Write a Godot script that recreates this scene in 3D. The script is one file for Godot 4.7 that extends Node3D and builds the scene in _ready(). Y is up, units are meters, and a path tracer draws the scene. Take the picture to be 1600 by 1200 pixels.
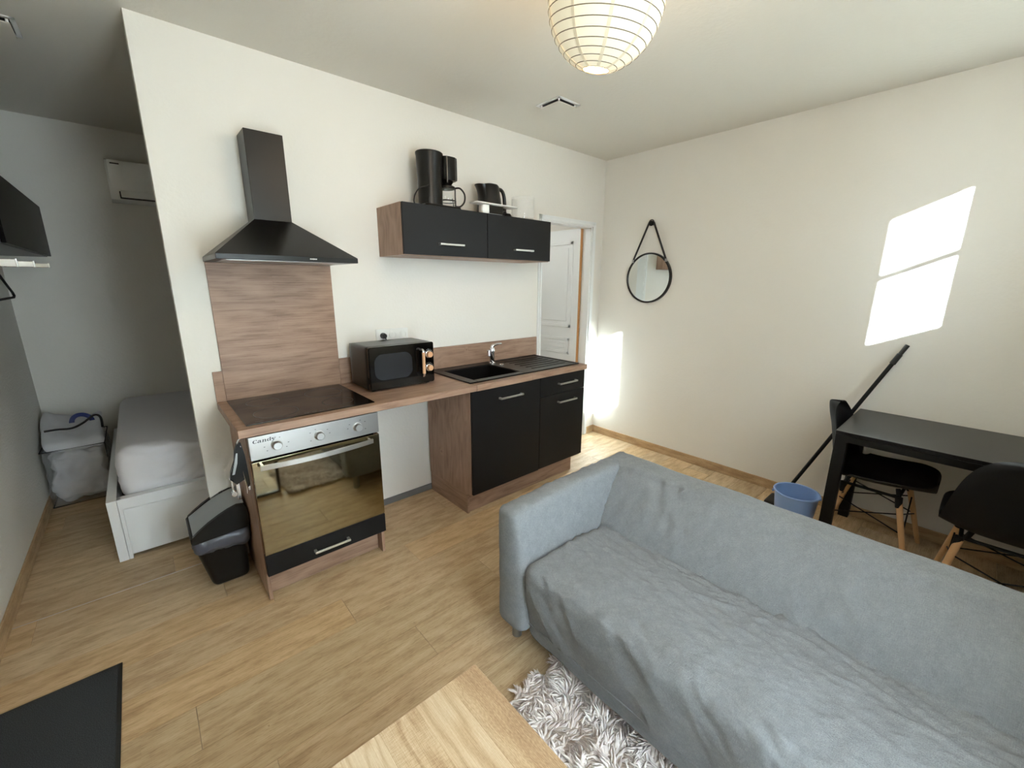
extends Node3D
# A studio flat: kitchenette along one wall (z = 0, facing +z), right wall at x = 3.712, a sofa, a desk and a sleeping alcove behind the kitchen wall.

const CEIL := 2.61
const RIGHT := 3.712
const LEFT := -0.365
const BACK := -1.97
const FRONT := 3.2
# window openings in the wall behind the viewer: left, right, sill, head, top of the net curtain
const OPENINGS := [[0.62, 1.368, 0.06, 2.605, 1.84], [2.43, 3.072, 1.62, 2.605, 0.0]]

var org := Vector3.ZERO
var taken := {}
var M := {}
var rng := RandomNumberGenerator.new()


# ---------------------------------------------------------------- mesh builder
class MB:
	var v := PackedVector3Array()
	var n := PackedVector3Array()
	var t := PackedVector2Array()
	var i := PackedInt32Array()
	var xf := Transform3D()

	func vert(p: Vector3, nn: Vector3, uv := Vector2.ZERO) -> int:
		v.append(xf * p)
		n.append((xf.basis * nn).normalized())
		t.append(uv)
		return v.size() - 1

	func tri(a: int, b: int, c: int) -> void:
		var k := (v[b] - v[a]).cross(v[c] - v[a])
		if k.length_squared() < 1e-18:
			return
		if k.dot(n[a] + n[b] + n[c]) > 0.0:
			i.append_array([a, c, b])
		else:
			i.append_array([a, b, c])

	func quad(a: int, b: int, c: int, d: int) -> void:
		tri(a, b, c)
		tri(a, c, d)

	# chamfered box: centre, size, chamfer, grain axis for the texture, texture offset
	func box(c: Vector3, s: Vector3, ch := 0.002, g := 0, off := Vector2.ZERO) -> void:
		var h := s * 0.5
		ch = minf(ch, minf(h.x, minf(h.y, h.z)) * 0.9)
		var id := {}
		for a in 3:
			var b := (a + 1) % 3
			var d := (a + 2) % 3
			var ua := g if g != a else b
			var va := 3 - a - ua
			for sa in [-1, 1]:
				for sb in [-1, 1]:
					for sd in [-1, 1]:
						var p := Vector3.ZERO
						p[a] = sa * h[a]
						p[b] = sb * (h[b] - ch)
						p[d] = sd * (h[d] - ch)
						var nn := Vector3.ZERO
						nn[a] = sa
						var w := p + c
						var key := Vector3i.ZERO
						key[a] = sa
						key[b] = sb
						key[d] = sd
						id[[a, key]] = vert(w, nn, Vector2(w[ua], w[va]) + off)
		for a in 3:
			var b := (a + 1) % 3
			var d := (a + 2) % 3
			for sa in [-1, 1]:
				var q := []
				for k in [[-1, -1], [1, -1], [1, 1], [-1, 1]]:
					var key := Vector3i.ZERO
					key[a] = sa
					key[b] = k[0]
					key[d] = k[1]
					q.append(id[[a, key]])
				quad(q[0], q[1], q[2], q[3])
			if ch > 0.0:
				for sa in [-1, 1]:
					for sb in [-1, 1]:
						var k0 := Vector3i.ZERO
						k0[a] = sa
						k0[b] = sb
						k0[d] = -1
						var k1 := k0
						k1[d] = 1
						quad(id[[a, k0]], id[[a, k1]], id[[b, k1]], id[[b, k0]])
		if ch > 0.0:
			for sx in [-1, 1]:
				for sy in [-1, 1]:
					for sz in [-1, 1]:
						var k := Vector3i(sx, sy, sz)
						tri(id[[0, k]], id[[1, k]], id[[2, k]])

	# box from its two corners
	func cube(a: Vector3, b: Vector3, ch := 0.002, g := 0, off := Vector2.ZERO) -> void:
		box((a + b) * 0.5, (b - a).abs(), ch, g, off)

	# lathe round an axis through "at" along "up"; profile of (radius, height); corners sharper than 40 degrees stay hard
	func lathe(prof: Array, at := Vector3.ZERO, up := Vector3.UP, segs := 32, sx := 1.0, sz := 1.0) -> void:
		var y := up.normalized()
		var x := (Vector3.RIGHT if absf(y.x) < 0.8 else Vector3.BACK)
		var z := x.cross(y).normalized()
		x = y.cross(z).normalized()
		var ns := []
		for k in prof.size() - 1:
			var d: Vector2 = prof[k + 1] - prof[k]
			ns.append(Vector2(d.y, -d.x).normalized())
		for k in prof.size() - 1:
			var na: Vector2 = ns[k]
			var nb: Vector2 = ns[k]
			if k > 0 and ns[k - 1].dot(ns[k]) > 0.77:
				na = (ns[k - 1] + ns[k]).normalized()
			if k < ns.size() - 1 and ns[k + 1].dot(ns[k]) > 0.77:
				nb = (ns[k + 1] + ns[k]).normalized()
			var base := v.size()
			for s in segs + 1:
				var a := TAU * s / segs
				var dir := x * cos(a) * sx + z * sin(a) * sz
				var dn := (x * cos(a) / sx + z * sin(a) / sz).normalized()
				var p0: Vector2 = prof[k]
				var p1: Vector2 = prof[k + 1]
				vert(at + dir * p0.x + y * p0.y, dn * na.x + y * na.y, Vector2(float(s) / segs, p0.y))
				vert(at + dir * p1.x + y * p1.y, dn * nb.x + y * nb.y, Vector2(float(s) / segs, p1.y))
			for s in segs:
				var q := base + s * 2
				quad(q, q + 2, q + 3, q + 1)

	# capped, tapered rod with slightly rounded ends
	func rod(a: Vector3, b: Vector3, ra: float, rb := -1.0, segs := 20, e := 0.0) -> void:
		if rb < 0.0:
			rb = ra
		var l := a.distance_to(b)
		var c := minf(e if e > 0.0 else minf(ra, rb) * 0.15, l * 0.3)
		lathe([Vector2(0, 0), Vector2(ra - c, 0), Vector2(ra, c), Vector2(rb, l - c), Vector2(rb - c, l), Vector2(0, l)], a, b - a, segs)

	# tube along points
	func tube(pts: Array, r, segs := 10, closed := false) -> void:
		var m := pts.size()
		var ref := Vector3.UP
		var d0: Vector3 = (pts[1] - pts[0]).normalized()
		if absf(d0.dot(ref)) > 0.9:
			ref = Vector3.RIGHT
		var side := d0.cross(ref).normalized()
		var base := v.size()
		for k in m:
			var d: Vector3
			if closed:
				d = pts[(k + 1) % m] - pts[(k - 1 + m) % m]
			else:
				d = pts[mini(k + 1, m - 1)] - pts[maxi(k - 1, 0)]
			d = d.normalized()
			side = (side - d * side.dot(d)).normalized()
			var up := side.cross(d).normalized()
			var rr: float = r[k] if r is Array else r
			for s in segs:
				var a := TAU * s / segs
				var o := side * cos(a) + up * sin(a)
				vert(pts[k] + o * rr, o, Vector2(float(k), float(s) / segs))
		for k in (m if closed else m - 1):
			for s in segs:
				var a := base + k * segs
				var b := base + ((k + 1) % m) * segs
				quad(a + s, a + (s + 1) % segs, b + (s + 1) % segs, b + s)
		if not closed:
			for e in 2:
				var k := 0 if e == 0 else m - 1
				var d: Vector3 = (pts[0] - pts[1]) if e == 0 else (pts[m - 1] - pts[m - 2])
				var c := vert(pts[k], d.normalized())
				var ring := []
				for s in segs:
					ring.append(vert(xf.affine_inverse() * v[base + k * segs + s], d.normalized()))
				for s in segs:
					tri(c, ring[s], ring[(s + 1) % segs])

	# smooth surface from a function of (u, v) in 0..1
	func surf(nu: int, nv: int, f: Callable, flip := false) -> void:
		var base := v.size()
		var g := []
		for a in nu + 1:
			var row := []
			for b in nv + 1:
				row.append(f.call(float(a) / nu, float(b) / nv))
			g.append(row)
		for a in nu + 1:
			for b in nv + 1:
				var du: Vector3 = g[mini(a + 1, nu)][b] - g[maxi(a - 1, 0)][b]
				var dv: Vector3 = g[a][mini(b + 1, nv)] - g[a][maxi(b - 1, 0)]
				var nn := du.cross(dv).normalized()
				vert(g[a][b], -nn if flip else nn, Vector2(float(a) / nu, float(b) / nv))
		for a in nu:
			for b in nv:
				var q := base + a * (nv + 1) + b
				quad(q, q + nv + 1, q + nv + 2, q + 1)

	# the same as a sheet with thickness
	func sheet(nu: int, nv: int, f: Callable, th: float) -> void:
		var b0 := v.size()
		surf(nu, nv, f)
		var cnt := (nu + 1) * (nv + 1)
		var inv := xf.affine_inverse()
		var b1 := v.size()
		for k in cnt:
			vert(inv * (v[b0 + k] - n[b0 + k] * th), inv.basis * -n[b0 + k])
		for a in nu:
			for b in nv:
				var q := b1 + a * (nv + 1) + b
				quad(q, q + nv + 1, q + nv + 2, q + 1)
		var rim := []
		for b in nv:
			rim.append(b)
		for a in nu:
			rim.append(a * (nv + 1) + nv)
		for b in nv:
			rim.append(nu * (nv + 1) + nv - b)
		for a in nu:
			rim.append((nu - a) * (nv + 1))
		var mid := Vector3.ZERO
		for k in rim:
			mid += v[b0 + k]
		mid /= rim.size()
		for k in rim.size():
			var p: int = rim[k]
			var q: int = rim[(k + 1) % rim.size()]
			var out := (v[b0 + q] - v[b0 + p]).cross(n[b0 + p]).normalized()
			if out.dot(v[b0 + p] - mid) < 0.0:
				out = -out
			var o := inv.basis * out
			quad(vert(inv * v[b0 + p], o), vert(inv * v[b0 + q], o), vert(inv * v[b1 + q], o), vert(inv * v[b1 + p], o))

	# extruded polygon: "poly" in the xy plane, from z0 to z1
	func prism(poly: PackedVector2Array, z0: float, z1: float) -> void:
		var idx := Geometry2D.triangulate_polygon(poly)
		for e in 2:
			var z := z0 if e == 0 else z1
			var nn := Vector3(0, 0, -1.0 if z == minf(z0, z1) else 1.0)
			var base := v.size()
			for p in poly:
				vert(Vector3(p.x, p.y, z), nn, p)
			for k in range(0, idx.size(), 3):
				tri(base + idx[k], base + idx[k + 1], base + idx[k + 2])
		var cw := Geometry2D.is_polygon_clockwise(poly)
		var m := poly.size()
		for k in m:
			var p := poly[k]
			var q := poly[(k + 1) % m]
			var d := (q - p).normalized()
			var pp := poly[(k - 1 + m) % m]
			var qq := poly[(k + 2) % m]
			var n0 := Vector2(d.y, -d.x)
			var dp := (p - pp).normalized()
			var dq := (qq - q).normalized()
			var na := n0
			var nb := n0
			if dp.dot(d) > 0.75:
				na = (n0 + Vector2(dp.y, -dp.x)).normalized()
			if dq.dot(d) > 0.75:
				nb = (n0 + Vector2(dq.y, -dq.x)).normalized()
			if cw:
				na = -na
				nb = -nb
			var a := vert(Vector3(p.x, p.y, z0), Vector3(na.x, na.y, 0), p)
			var b := vert(Vector3(q.x, q.y, z0), Vector3(nb.x, nb.y, 0), q)
			var c := vert(Vector3(q.x, q.y, z1), Vector3(nb.x, nb.y, 0), q)
			var e2 := vert(Vector3(p.x, p.y, z1), Vector3(na.x, na.y, 0), p)
			quad(a, b, c, e2)

	# finely divided box with round edges, each point passed through "warp" (point, normal) -> point
	func soft(mn: Vector3, mx: Vector3, r: float, step: float, warp = null) -> void:
		var cnt := Vector3i.ONE
		for a in 3:
			cnt[a] = maxi(2, ceili((mx[a] - mn[a]) / step))
		var lo := mn + Vector3.ONE * r
		var hi := mx - Vector3.ONE * r
		var seen := {}
		var first := v.size()
		var faces := []
		var guess := PackedVector3Array()
		for a in 3:
			var b := (a + 1) % 3
			var d := (a + 2) % 3
			for s in 2:
				var ids := []
				for kb in cnt[b] + 1:
					var row := []
					for kd in cnt[d] + 1:
						var q := Vector3.ZERO
						q[a] = mn[a] if s == 0 else mx[a]
						q[b] = lerpf(mn[b], mx[b], float(kb) / cnt[b])
						q[d] = lerpf(mn[d], mx[d], float(kd) / cnt[d])
						var key := Vector3i((q * 20000.0).round())
						if not seen.has(key):
							var k := q.clamp(lo, hi)
							var nn := (q - k).normalized()
							var p := k + nn * r
							if warp != null:
								p = warp.call(p, nn)
							seen[key] = vert(p, nn)
							guess.append(n[n.size() - 1])
							n[n.size() - 1] = Vector3.ZERO
						row.append(seen[key])
					ids.append(row)
				for kb in cnt[b]:
					for kd in cnt[d]:
						faces.append([ids[kb][kd], ids[kb + 1][kd], ids[kb + 1][kd + 1], ids[kb][kd + 1]])
		for f in faces:
			for tr in [[f[0], f[1], f[2]], [f[0], f[2], f[3]]]:
				var k := (v[tr[1]] - v[tr[0]]).cross(v[tr[2]] - v[tr[0]])
				var gs := guess[tr[0] - first] + guess[tr[1] - first] + guess[tr[2] - first]
				if k.dot(gs) < 0.0:
					k = -k
				for c in tr:
					n[c] += k
		for k in range(first, v.size()):
			n[k] = n[k].normalized()
		for f in faces:
			quad(f[0], f[1], f[2], f[3])

	func mesh(o := Vector3.ZERO) -> ArrayMesh:
		var w := v.duplicate()
		if o != Vector3.ZERO:
			for k in w.size():
				w[k] -= o
		var arr := []
		arr.resize(Mesh.ARRAY_MAX)
		arr[Mesh.ARRAY_VERTEX] = w
		arr[Mesh.ARRAY_NORMAL] = n
		arr[Mesh.ARRAY_TEX_UV] = t
		arr[Mesh.ARRAY_INDEX] = i
		var am := ArrayMesh.new()
		am.add_surface_from_arrays(Mesh.PRIMITIVE_TRIANGLES, arr)
		return am


# ---------------------------------------------------------------- scene helpers
func numbered(called: String) -> String:
	var k: int = taken.get(called, 0)
	taken[called] = k + 1
	return called if k == 0 else "%s_%03d" % [called, k]


func tag(o: Node3D, label: String, category: String, group := "") -> void:
	o.set_meta("label", label)
	o.set_meta("category", category)
	if group:
		o.set_meta("group", group)


# a thing with parts; the meshes that follow are given in room coordinates and moved to its base
func thing(called: String, label: String, category: String, at := Vector3.ZERO, group := "") -> Node3D:
	var o := Node3D.new()
	o.name = numbered(called)
	add_child(o)
	o.position = at
	org = at
	tag(o, label, category, group)
	return o


func part(parent: Node3D, called: String, mb: MB, mat: Material, label := "") -> MeshInstance3D:
	var o := MeshInstance3D.new()
	o.name = called
	o.mesh = mb.mesh(org)
	o.mesh.surface_set_material(0, mat)
	parent.add_child(o, true)
	if label:
		o.set_meta("label", label)
	return o


# a thing that is one mesh
func single(called: String, mb: MB, mat: Material, label: String, category: String, at := Vector3.ZERO, group := "") -> MeshInstance3D:
	var o := MeshInstance3D.new()
	o.name = numbered(called)
	org = at
	o.mesh = mb.mesh(at)
	o.mesh.surface_set_material(0, mat)
	add_child(o)
	o.position = at
	tag(o, label, category, group)
	return o


func struct(called: String, mb: MB, mat: Material, label: String, category := "") -> MeshInstance3D:
	org = Vector3.ZERO
	var o := single(called, mb, mat, label, category if category else called.split("_")[0])
	o.set_meta("kind", "structure")
	return o


func arc(c: Vector3, ax: Vector3, ay: Vector3, r: float, a0: float, a1: float, k: int) -> Array:
	var out := []
	for j in k + 1:
		var a := deg_to_rad(lerpf(a0, a1, float(j) / k))
		out.append(c + (ax * cos(a) + ay * sin(a)) * r)
	return out


func smooth(pts: Array, per := 8) -> Array:
	var c := Curve3D.new()
	for k in pts.size():
		var d: Vector3 = (pts[mini(k + 1, pts.size() - 1)] - pts[maxi(k - 1, 0)]) / 6.0
		c.add_point(pts[k], -d, d)
	var out := []
	for k in pts.size() - 1:
		for j in per:
			out.append(c.sample(k, float(j) / per))
	out.append(pts[pts.size() - 1])
	return out


func rounded(w: float, h: float, r: float, c := Vector2.ZERO, k := 6) -> PackedVector2Array:
	var out := PackedVector2Array()
	for q in 4:
		var cx := (w / 2 - r) * (1 if q in [0, 3] else -1)
		var cy := (h / 2 - r) * (1 if q in [0, 1] else -1)
		for j in k + 1:
			var a := PI / 2 * (q + float(j) / k)
			out.append(c + Vector2(cx + r * cos(a), cy + r * sin(a)))
	return out


# ---------------------------------------------------------------- materials
func mat(called: String, srgb: Color, rough := 0.6, metal := 0.0, spec := 0.5) -> StandardMaterial3D:
	var m := StandardMaterial3D.new()
	m.resource_name = called
	m.albedo_color = srgb
	m.roughness = rough
	m.metallic = metal
	m.metallic_specular = spec
	M[called] = m
	return m


func c8(r: int, g: int, b: int) -> Color:
	return Color(r / 255.0, g / 255.0, b / 255.0)


func noise(sd: int, f: float, oct := 3, kind := FastNoiseLite.TYPE_SIMPLEX_SMOOTH) -> FastNoiseLite:
	var n := FastNoiseLite.new()
	n.seed = sd
	n.frequency = f
	n.noise_type = kind
	n.fractal_octaves = oct
	return n


func gray(sd: int, f: float, w: int, h: int, tw: int, th: int, oct := 3) -> PackedByteArray:
	var im := noise(sd, f, oct).get_seamless_image(w, h)
	im.convert(Image.FORMAT_L8)
	if w != tw or h != th:
		im.resize(tw, th, Image.INTERPOLATE_CUBIC)
	return im.get_data()


# wood with its grain along u: wavy growth rings, fine streaks, pores and a few knots
func wood(w: int, h: int, sd: int, dark: Color, mid: Color, light: Color, rings: float, wave: float, streak: float, pore: float, ringed: float, knots: Array) -> ImageTexture:
	var warp := gray(sd, 0.03, w / 16, h / 4, w, h, 2)
	var fine := gray(sd + 1, 0.14, w / 40, h, w, h, 3)
	var pores := gray(sd + 2, 0.3, w / 12, h, w, h, 1)
	var patch := gray(sd + 3, 0.04, w / 10, h / 3, w, h, 3)
	var data := PackedByteArray()
	data.resize(w * h * 3)
	var o := 0
	for y in h:
		var vy := float(y) / h
		for x in w:
			var k := y * w + x
			var bend := (warp[k] / 255.0 - 0.5) * wave
			var kn := 0.0
			for q in knots:
				var dx: float = (float(x) / w - q[0]) * q[3]
				var dy: float = vy - q[1]
				if absf(dx) > 0.12 or absf(dy) > 0.12:
					continue
				var e := exp(-(dx * dx + dy * dy) / (q[2] * q[2]))
				bend += e * 0.10 * signf(dy + 0.0001)
				kn += exp(-(dx * dx + dy * dy) / (q[2] * q[2] * 0.05))
			var ring := 0.5 + 0.5 * sin((vy + bend) * rings * TAU)
			var t := 0.5 + (ring - 0.5) * ringed + (fine[k] / 255.0 - 0.5) * streak + (patch[k] / 255.0 - 0.5) * 0.4
			if pores[k] > 168:
				t -= pore * (pores[k] - 168) / 60.0
			t = clampf(t - kn * 0.8, 0.0, 1.0)
			var c := dark.lerp(mid, t * 2.0) if t < 0.5 else mid.lerp(light, t * 2.0 - 1.0)
			data[o] = int(c.r * 255)
			data[o + 1] = int(c.g * 255)
			data[o + 2] = int(c.b * 255)
			o += 3
	return ImageTexture.create_from_image(Image.create_from_data(w, h, false, Image.FORMAT_RGB8, data))


func woodmat(called: String, tex: ImageTexture, lu: float, lv: float, rough: float, tint := Color.WHITE) -> StandardMaterial3D:
	var m := mat(called, tint, rough, 0.0, 0.4)
	m.albedo_texture = tex
	m.uv1_scale = Vector3(1.0 / lu, 1.0 / lv, 1)
	return m


func noise_tex(sd: int, f: float, size: int, normal := false, bump := 4.0, oct := 3) -> NoiseTexture2D:
	var t := NoiseTexture2D.new()
	t.width = size
	t.height = size
	t.seamless = true
	t.as_normal_map = normal
	t.bump_strength = bump
	t.noise = noise(sd, f, oct)
	return t


func ramp_tex(sd: int, f: float, size: int, a: Color, b: Color, oct := 3) -> NoiseTexture2D:
	var t := noise_tex(sd, f, size, false, 1.0, oct)
	var g := Gradient.new()
	g.offsets = PackedFloat32Array([0.2, 0.8])
	g.colors = PackedColorArray([a, b])
	t.color_ramp = g
	return t


func triplanar(m: StandardMaterial3D, scale: float, world := false) -> void:
	m.uv1_triplanar = true
	m.uv1_world_triplanar = world
	m.uv1_scale = Vector3.ONE * scale


func plaster(called: String, srgb: Color, strength: float, scale: float) -> StandardMaterial3D:
	var m := mat(called, srgb, 0.85, 0.0, 0.3)
	m.normal_enabled = true
	m.normal_texture = M["bump_plaster"]
	m.normal_scale = strength
	triplanar(m, scale, true)
	return m


func materials() -> void:
	M["bump_plaster"] = noise_tex(3, 0.035, 512, true, 5.0, 4)
	plaster("paint_wall", c8(234, 230, 222), 0.12, 2.2)
	plaster("paint_ceiling", c8(226, 221, 210), 0.12, 1.6)
	plaster("paint_rough", c8(231, 228, 220), 0.8, 3.0)
	mat("paint_white", c8(238, 239, 238), 0.45)
	mat("door_white", c8(232, 234, 234), 0.4)
	mat("raw_pine", c8(190, 138, 86), 0.7)
	var walnut := wood(1024, 512, 11, c8(124, 97, 80), c8(160, 130, 110), c8(182, 152, 130), 10.0, 0.2, 0.42, 0.15, 0.2, [[0.3, 0.3, 0.035, 2.2], [0.75, 0.72, 0.03, 2.2]])
	woodmat("walnut", walnut, 1.2, 0.6, 0.42)
	woodmat("walnut_edge", walnut, 1.2, 0.6, 0.5, c8(255, 246, 238))
	var oak := wood(2048, 512, 23, c8(158, 131, 99), c8(203, 177, 142), c8(226, 205, 174), 5.0, 0.25, 0.4, 0.3, 0.13, [[0.2, 0.6, 0.03, 4.0], [0.62, 0.25, 0.025, 4.0], [0.85, 0.7, 0.02, 4.0]])
	for k in 4:
		woodmat("oak_%d" % k, oak, 1.6, 0.4, 0.5, [c8(255, 255, 255), c8(246, 243, 240), c8(255, 248, 238), c8(241, 240, 236)][k])
	woodmat("oak_skirting", oak, 1.6, 0.4, 0.5, c8(240, 232, 222))
	var sonoma := sonoma_texture()
	woodmat("sonoma", sonoma, 0.9, 0.62, 0.5)
	mat("front_black", c8(21, 21, 23), 0.45, 0.0, 0.35)
	mat("hood_black", c8(12, 12, 12), 0.3, 0.0, 0.4)
	mat("black_plastic", c8(12, 12, 13), 0.3, 0.0, 0.4)
	mat("black_matte", c8(17, 18, 21), 0.55, 0.0, 0.35)
	mat("black_satin", c8(14, 14, 15), 0.3, 0.0, 0.5)
	mat("granite_black", c8(16, 15, 15), 0.3, 0.0, 0.4)
	mat("glass_black", c8(8, 7, 7), 0.06, 0.0, 0.5)
	mat("gloss_dark", c8(8, 8, 9), 0.35, 0.0, 0.15)
	mat("ring_print", c8(70, 66, 62), 0.3)
	mat("steel", c8(176, 174, 171), 0.36, 1.0)
	mat("steel_handle", c8(205, 204, 200), 0.3, 0.9)
	mat("chrome", c8(225, 226, 228), 0.06, 1.0)
	mat("oven_mirror", c8(168, 160, 134), 0.045, 1.0)
	mat("mirror_glass", c8(232, 236, 234), 0.0, 1.0)
	mat("knob_silver", c8(186, 186, 184), 0.35, 0.9)
	mat("print_dark", c8(48, 48, 50), 0.5)
	mat("print_white", c8(225, 225, 222), 0.5)
	mat("copper_wood", c8(206, 158, 118), 0.4)
	mat("white_plastic", c8(240, 240, 236), 0.3)
	mat("grey_strip", c8(112, 112, 112), 0.5)
	mat("leather_black", c8(38, 37, 39), 0.55)
	mat("rubber_black", c8(22, 22, 23), 0.6)
	mat("silver_flap", c8(160, 164, 166), 0.4)
	mat("bin_black", c8(16, 16, 17), 0.4, 0.0, 0.4)
	mat("liner_bag", c8(74, 76, 86), 0.28)
	mat("bucket_blue", c8(140, 172, 226), 0.35)
	mat("bed_white", c8(236, 237, 238), 0.5)
	mat("sheet_white", c8(222, 219, 222), 0.9)
	mat("duvet_white", c8(214, 213, 216), 0.9)
	mat("red_cloth", c8(120, 44, 50), 0.9)
	mat("dark_cloth", c8(46, 46, 54), 0.9)
	mat("blue_label", c8(38, 50, 108), 0.5)
	mat("dowel_wood", c8(205, 162, 116), 0.45)
	mat("leg_steel", c8(150, 150, 148), 0.35, 0.8)
	mat("cupboard_grey", c8(84, 84, 84), 0.45)
	mat("ac_white", c8(250, 250, 246), 0.2)
	mat("stone_house", c8(176, 168, 152), 0.9)
	mat("gravel", c8(140, 134, 124), 0.95)
	var g := mat("clear_glass", Color(0.95, 0.97, 0.97, 0.06), 0.02)
	g.transparency = BaseMaterial3D.TRANSPARENCY_ALPHA
	var f := mat("clear_film", Color(0.92, 0.93, 0.95, 0.22), 0.12)
	f.transparency = BaseMaterial3D.TRANSPARENCY_ALPHA
	var net := mat("net", c8(244, 244, 244), 0.9)
	net.backlight_enabled = true
	net.backlight = Color(0.95, 0.95, 0.95)
	var fab := mat("sofa_fabric", Color.WHITE, 0.92, 0.0, 0.25)
	fab.albedo_texture = fabric_texture()
	fab.normal_enabled = true
	fab.normal_texture = noise_tex(9, 0.3, 256, true, 3.0, 2)
	fab.normal_scale = 0.35
	triplanar(fab, 3.0)
	var felt := mat("mat_black", Color.WHITE, 0.95, 0.0, 0.2)
	felt.albedo_texture = ramp_tex(31, 0.25, 256, c8(44, 46, 49), c8(74, 76, 79), 2)
	triplanar(felt, 5.0)
	var fur := mat("fur", Color.WHITE, 0.8, 0.0, 0.3)
	fur.vertex_color_use_as_albedo = true
	mat("rug_back", c8(196, 184, 178), 0.95)
	var paper := mat("lantern_paper", c8(222, 214, 192), 0.9)
	paper.emission_enabled = true
	paper.emission = c8(255, 244, 212)
	paper.emission_energy_multiplier = 0.26
	var strip := mat("lantern_strip", c8(206, 194, 166), 0.9)
	strip.emission_enabled = true
	strip.emission = c8(250, 236, 204)
	strip.emission_energy_multiplier = 0.15
	mat("lantern_wire", c8(120, 106, 80), 0.8)
	var bulb := mat("bulb_glow", c8(255, 250, 235), 0.5)
	bulb.emission_enabled = true
	bulb.emission = c8(255, 238, 200)
	bulb.emission_energy_multiplier = 2.0


# heathered blue-grey weave
func fabric_texture() -> ImageTexture:
	var s := 512
	var a := gray(51, 0.22, s, s, s, s, 2)
	var b := gray(52, 0.3, s / 8, s, s, s, 1)
	var c := gray(53, 0.3, s, s / 8, s, s, 1)
	var d := gray(54, 0.012, s, s, s, s, 3)
	var data := PackedByteArray()
	data.resize(s * s * 3)
	for k in s * s:
		var t := 0.5 + (a[k] / 255.0 - 0.5) * 0.35 + (b[k] / 255.0 - 0.5) * 0.3 + (c[k] / 255.0 - 0.5) * 0.3 + (d[k] / 255.0 - 0.5) * 0.2
		var q := c8(106, 109, 114).lerp(c8(158, 161, 164), clampf(t, 0, 1))
		data[k * 3] = int(q.r * 255)
		data[k * 3 + 1] = int(q.g * 255)
		data[k * 3 + 2] = int(q.b * 255)
	return ImageTexture.create_from_image(Image.create_from_data(s, s, false, Image.FORMAT_RGB8, data))


# light oak print of glued boards, grain along u, boards side by side along v, with pale saw marks across
func sonoma_texture() -> ImageTexture:
	var w := 1024
	var h := 1024
	var warp := gray(71, 0.03, w / 12, h / 3, w, h, 2)
	var fine := gray(72, 0.2, w / 24, h, w, h, 2)
	var grit := gray(73, 0.25, w / 4, h, w, h, 2)
	var cross := gray(74, 0.35, w, h / 16, w, h, 1)
	var edges := [0.0, 0.16, 0.31, 0.5, 0.66, 0.83, 1.0]
	var data := PackedByteArray()
	data.resize(w * h * 3)
	for y in h:
		var vy := float(y) / h
		var b := 0
		while b < 5 and vy >= edges[b + 1]:
			b += 1
		var tone: float = [0.42, 0.62, 0.55, 0.7, 0.5, 0.6][b]
		var rf: float = [2.0, 14.0, 9.0, 16.0, 11.0, 8.0][b]
		var saw: float = [0.0, 0.05, 0.24, 0.04, 0.2, 0.05][b]
		for x in w:
			var k := y * w + x
			var bend := (warp[k] / 255.0 - 0.5) * 0.1
			var ring := pow(0.5 + 0.5 * sin((vy + bend) * rf * TAU + b * 2.0), 2.0)
			var t := tone - (ring - 0.4) * 0.32 + (fine[k] / 255.0 - 0.5) * 0.35 + (cross[k] / 255.0 - 0.5) * saw * 2.0 + (grit[k] / 255.0 - 0.5) * (0.5 if b == 0 else 0.22)
			if absf(vy - edges[b]) < 0.0016:
				t -= 0.25
			t = clampf(t, 0, 1)
			var c := c8(160, 128, 98).lerp(c8(203, 176, 142), t * 2.0) if t < 0.5 else c8(203, 176, 142).lerp(c8(229, 211, 184), t * 2.0 - 1.0)
			var o := k * 3
			data[o] = int(c.r * 255)
			data[o + 1] = int(c.g * 255)
			data[o + 2] = int(c.b * 255)
	return ImageTexture.create_from_image(Image.create_from_data(w, h, false, Image.FORMAT_RGB8, data))


# ---------------------------------------------------------------- camera, light
func _ready() -> void:
	rng.seed = 7
	var cam := Camera3D.new()
	cam.name = "camera"
	cam.position = Vector3(0.2829, 1.5229, 2.5853)
	cam.rotation_degrees = Vector3(-13.5863, -41.5172, 0.3118)
	cam.fov = 84.98
	cam.near = 0.02
	add_child(cam)
	cam.current = true
	var env := Environment.new()
	env.background_mode = Environment.BG_SKY
	env.sky = Sky.new()
	var sky := ProceduralSkyMaterial.new()
	sky.sky_top_color = Color(0.74, 0.81, 0.90)
	sky.sky_horizon_color = Color(0.9, 0.91, 0.92)
	sky.ground_bottom_color = Color(0.4, 0.38, 0.36)
	sky.ground_horizon_color = Color(0.6, 0.58, 0.55)
	sky.sky_energy_multiplier = 3.5
	sky.ground_energy_multiplier = 0.6
	sky.sun_angle_max = 45.0
	sky.sun_curve = 0.3
	env.sky.sky_material = sky
	env.tonemap_mode = Environment.TONE_MAPPER_LINEAR
	env.tonemap_exposure = 1.45
	env.sdfgi_enabled = true
	env.ssao_enabled = true
	env.ssil_enabled = true
	var we := WorldEnvironment.new()
	we.name = "world"
	we.environment = env
	add_child(we)
	var sun := DirectionalLight3D.new()
	sun.name = "sun"
	sun.light_color = Color(0.88, 0.96, 1.0)
	sun.light_energy = 26.0
	sun.light_angular_distance = 0.6
	sun.shadow_enabled = true
	sun.look_at_from_position(Vector3.ZERO, Vector3(0.8, -0.455, -1.0), Vector3.UP)
	add_child(sun)
	materials()
	shell()
	floor_planks()
	windows()
	inner_door()
	back_room_lamp()
	alcove()
	kitchen()
	on_the_cupboard()
	sofa()
	coffee_table()
	rug()
	desk()
	chairs()
	mop_and_bucket()
	wall_mirror()
	ceiling_things()
	bin_and_tools()


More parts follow.
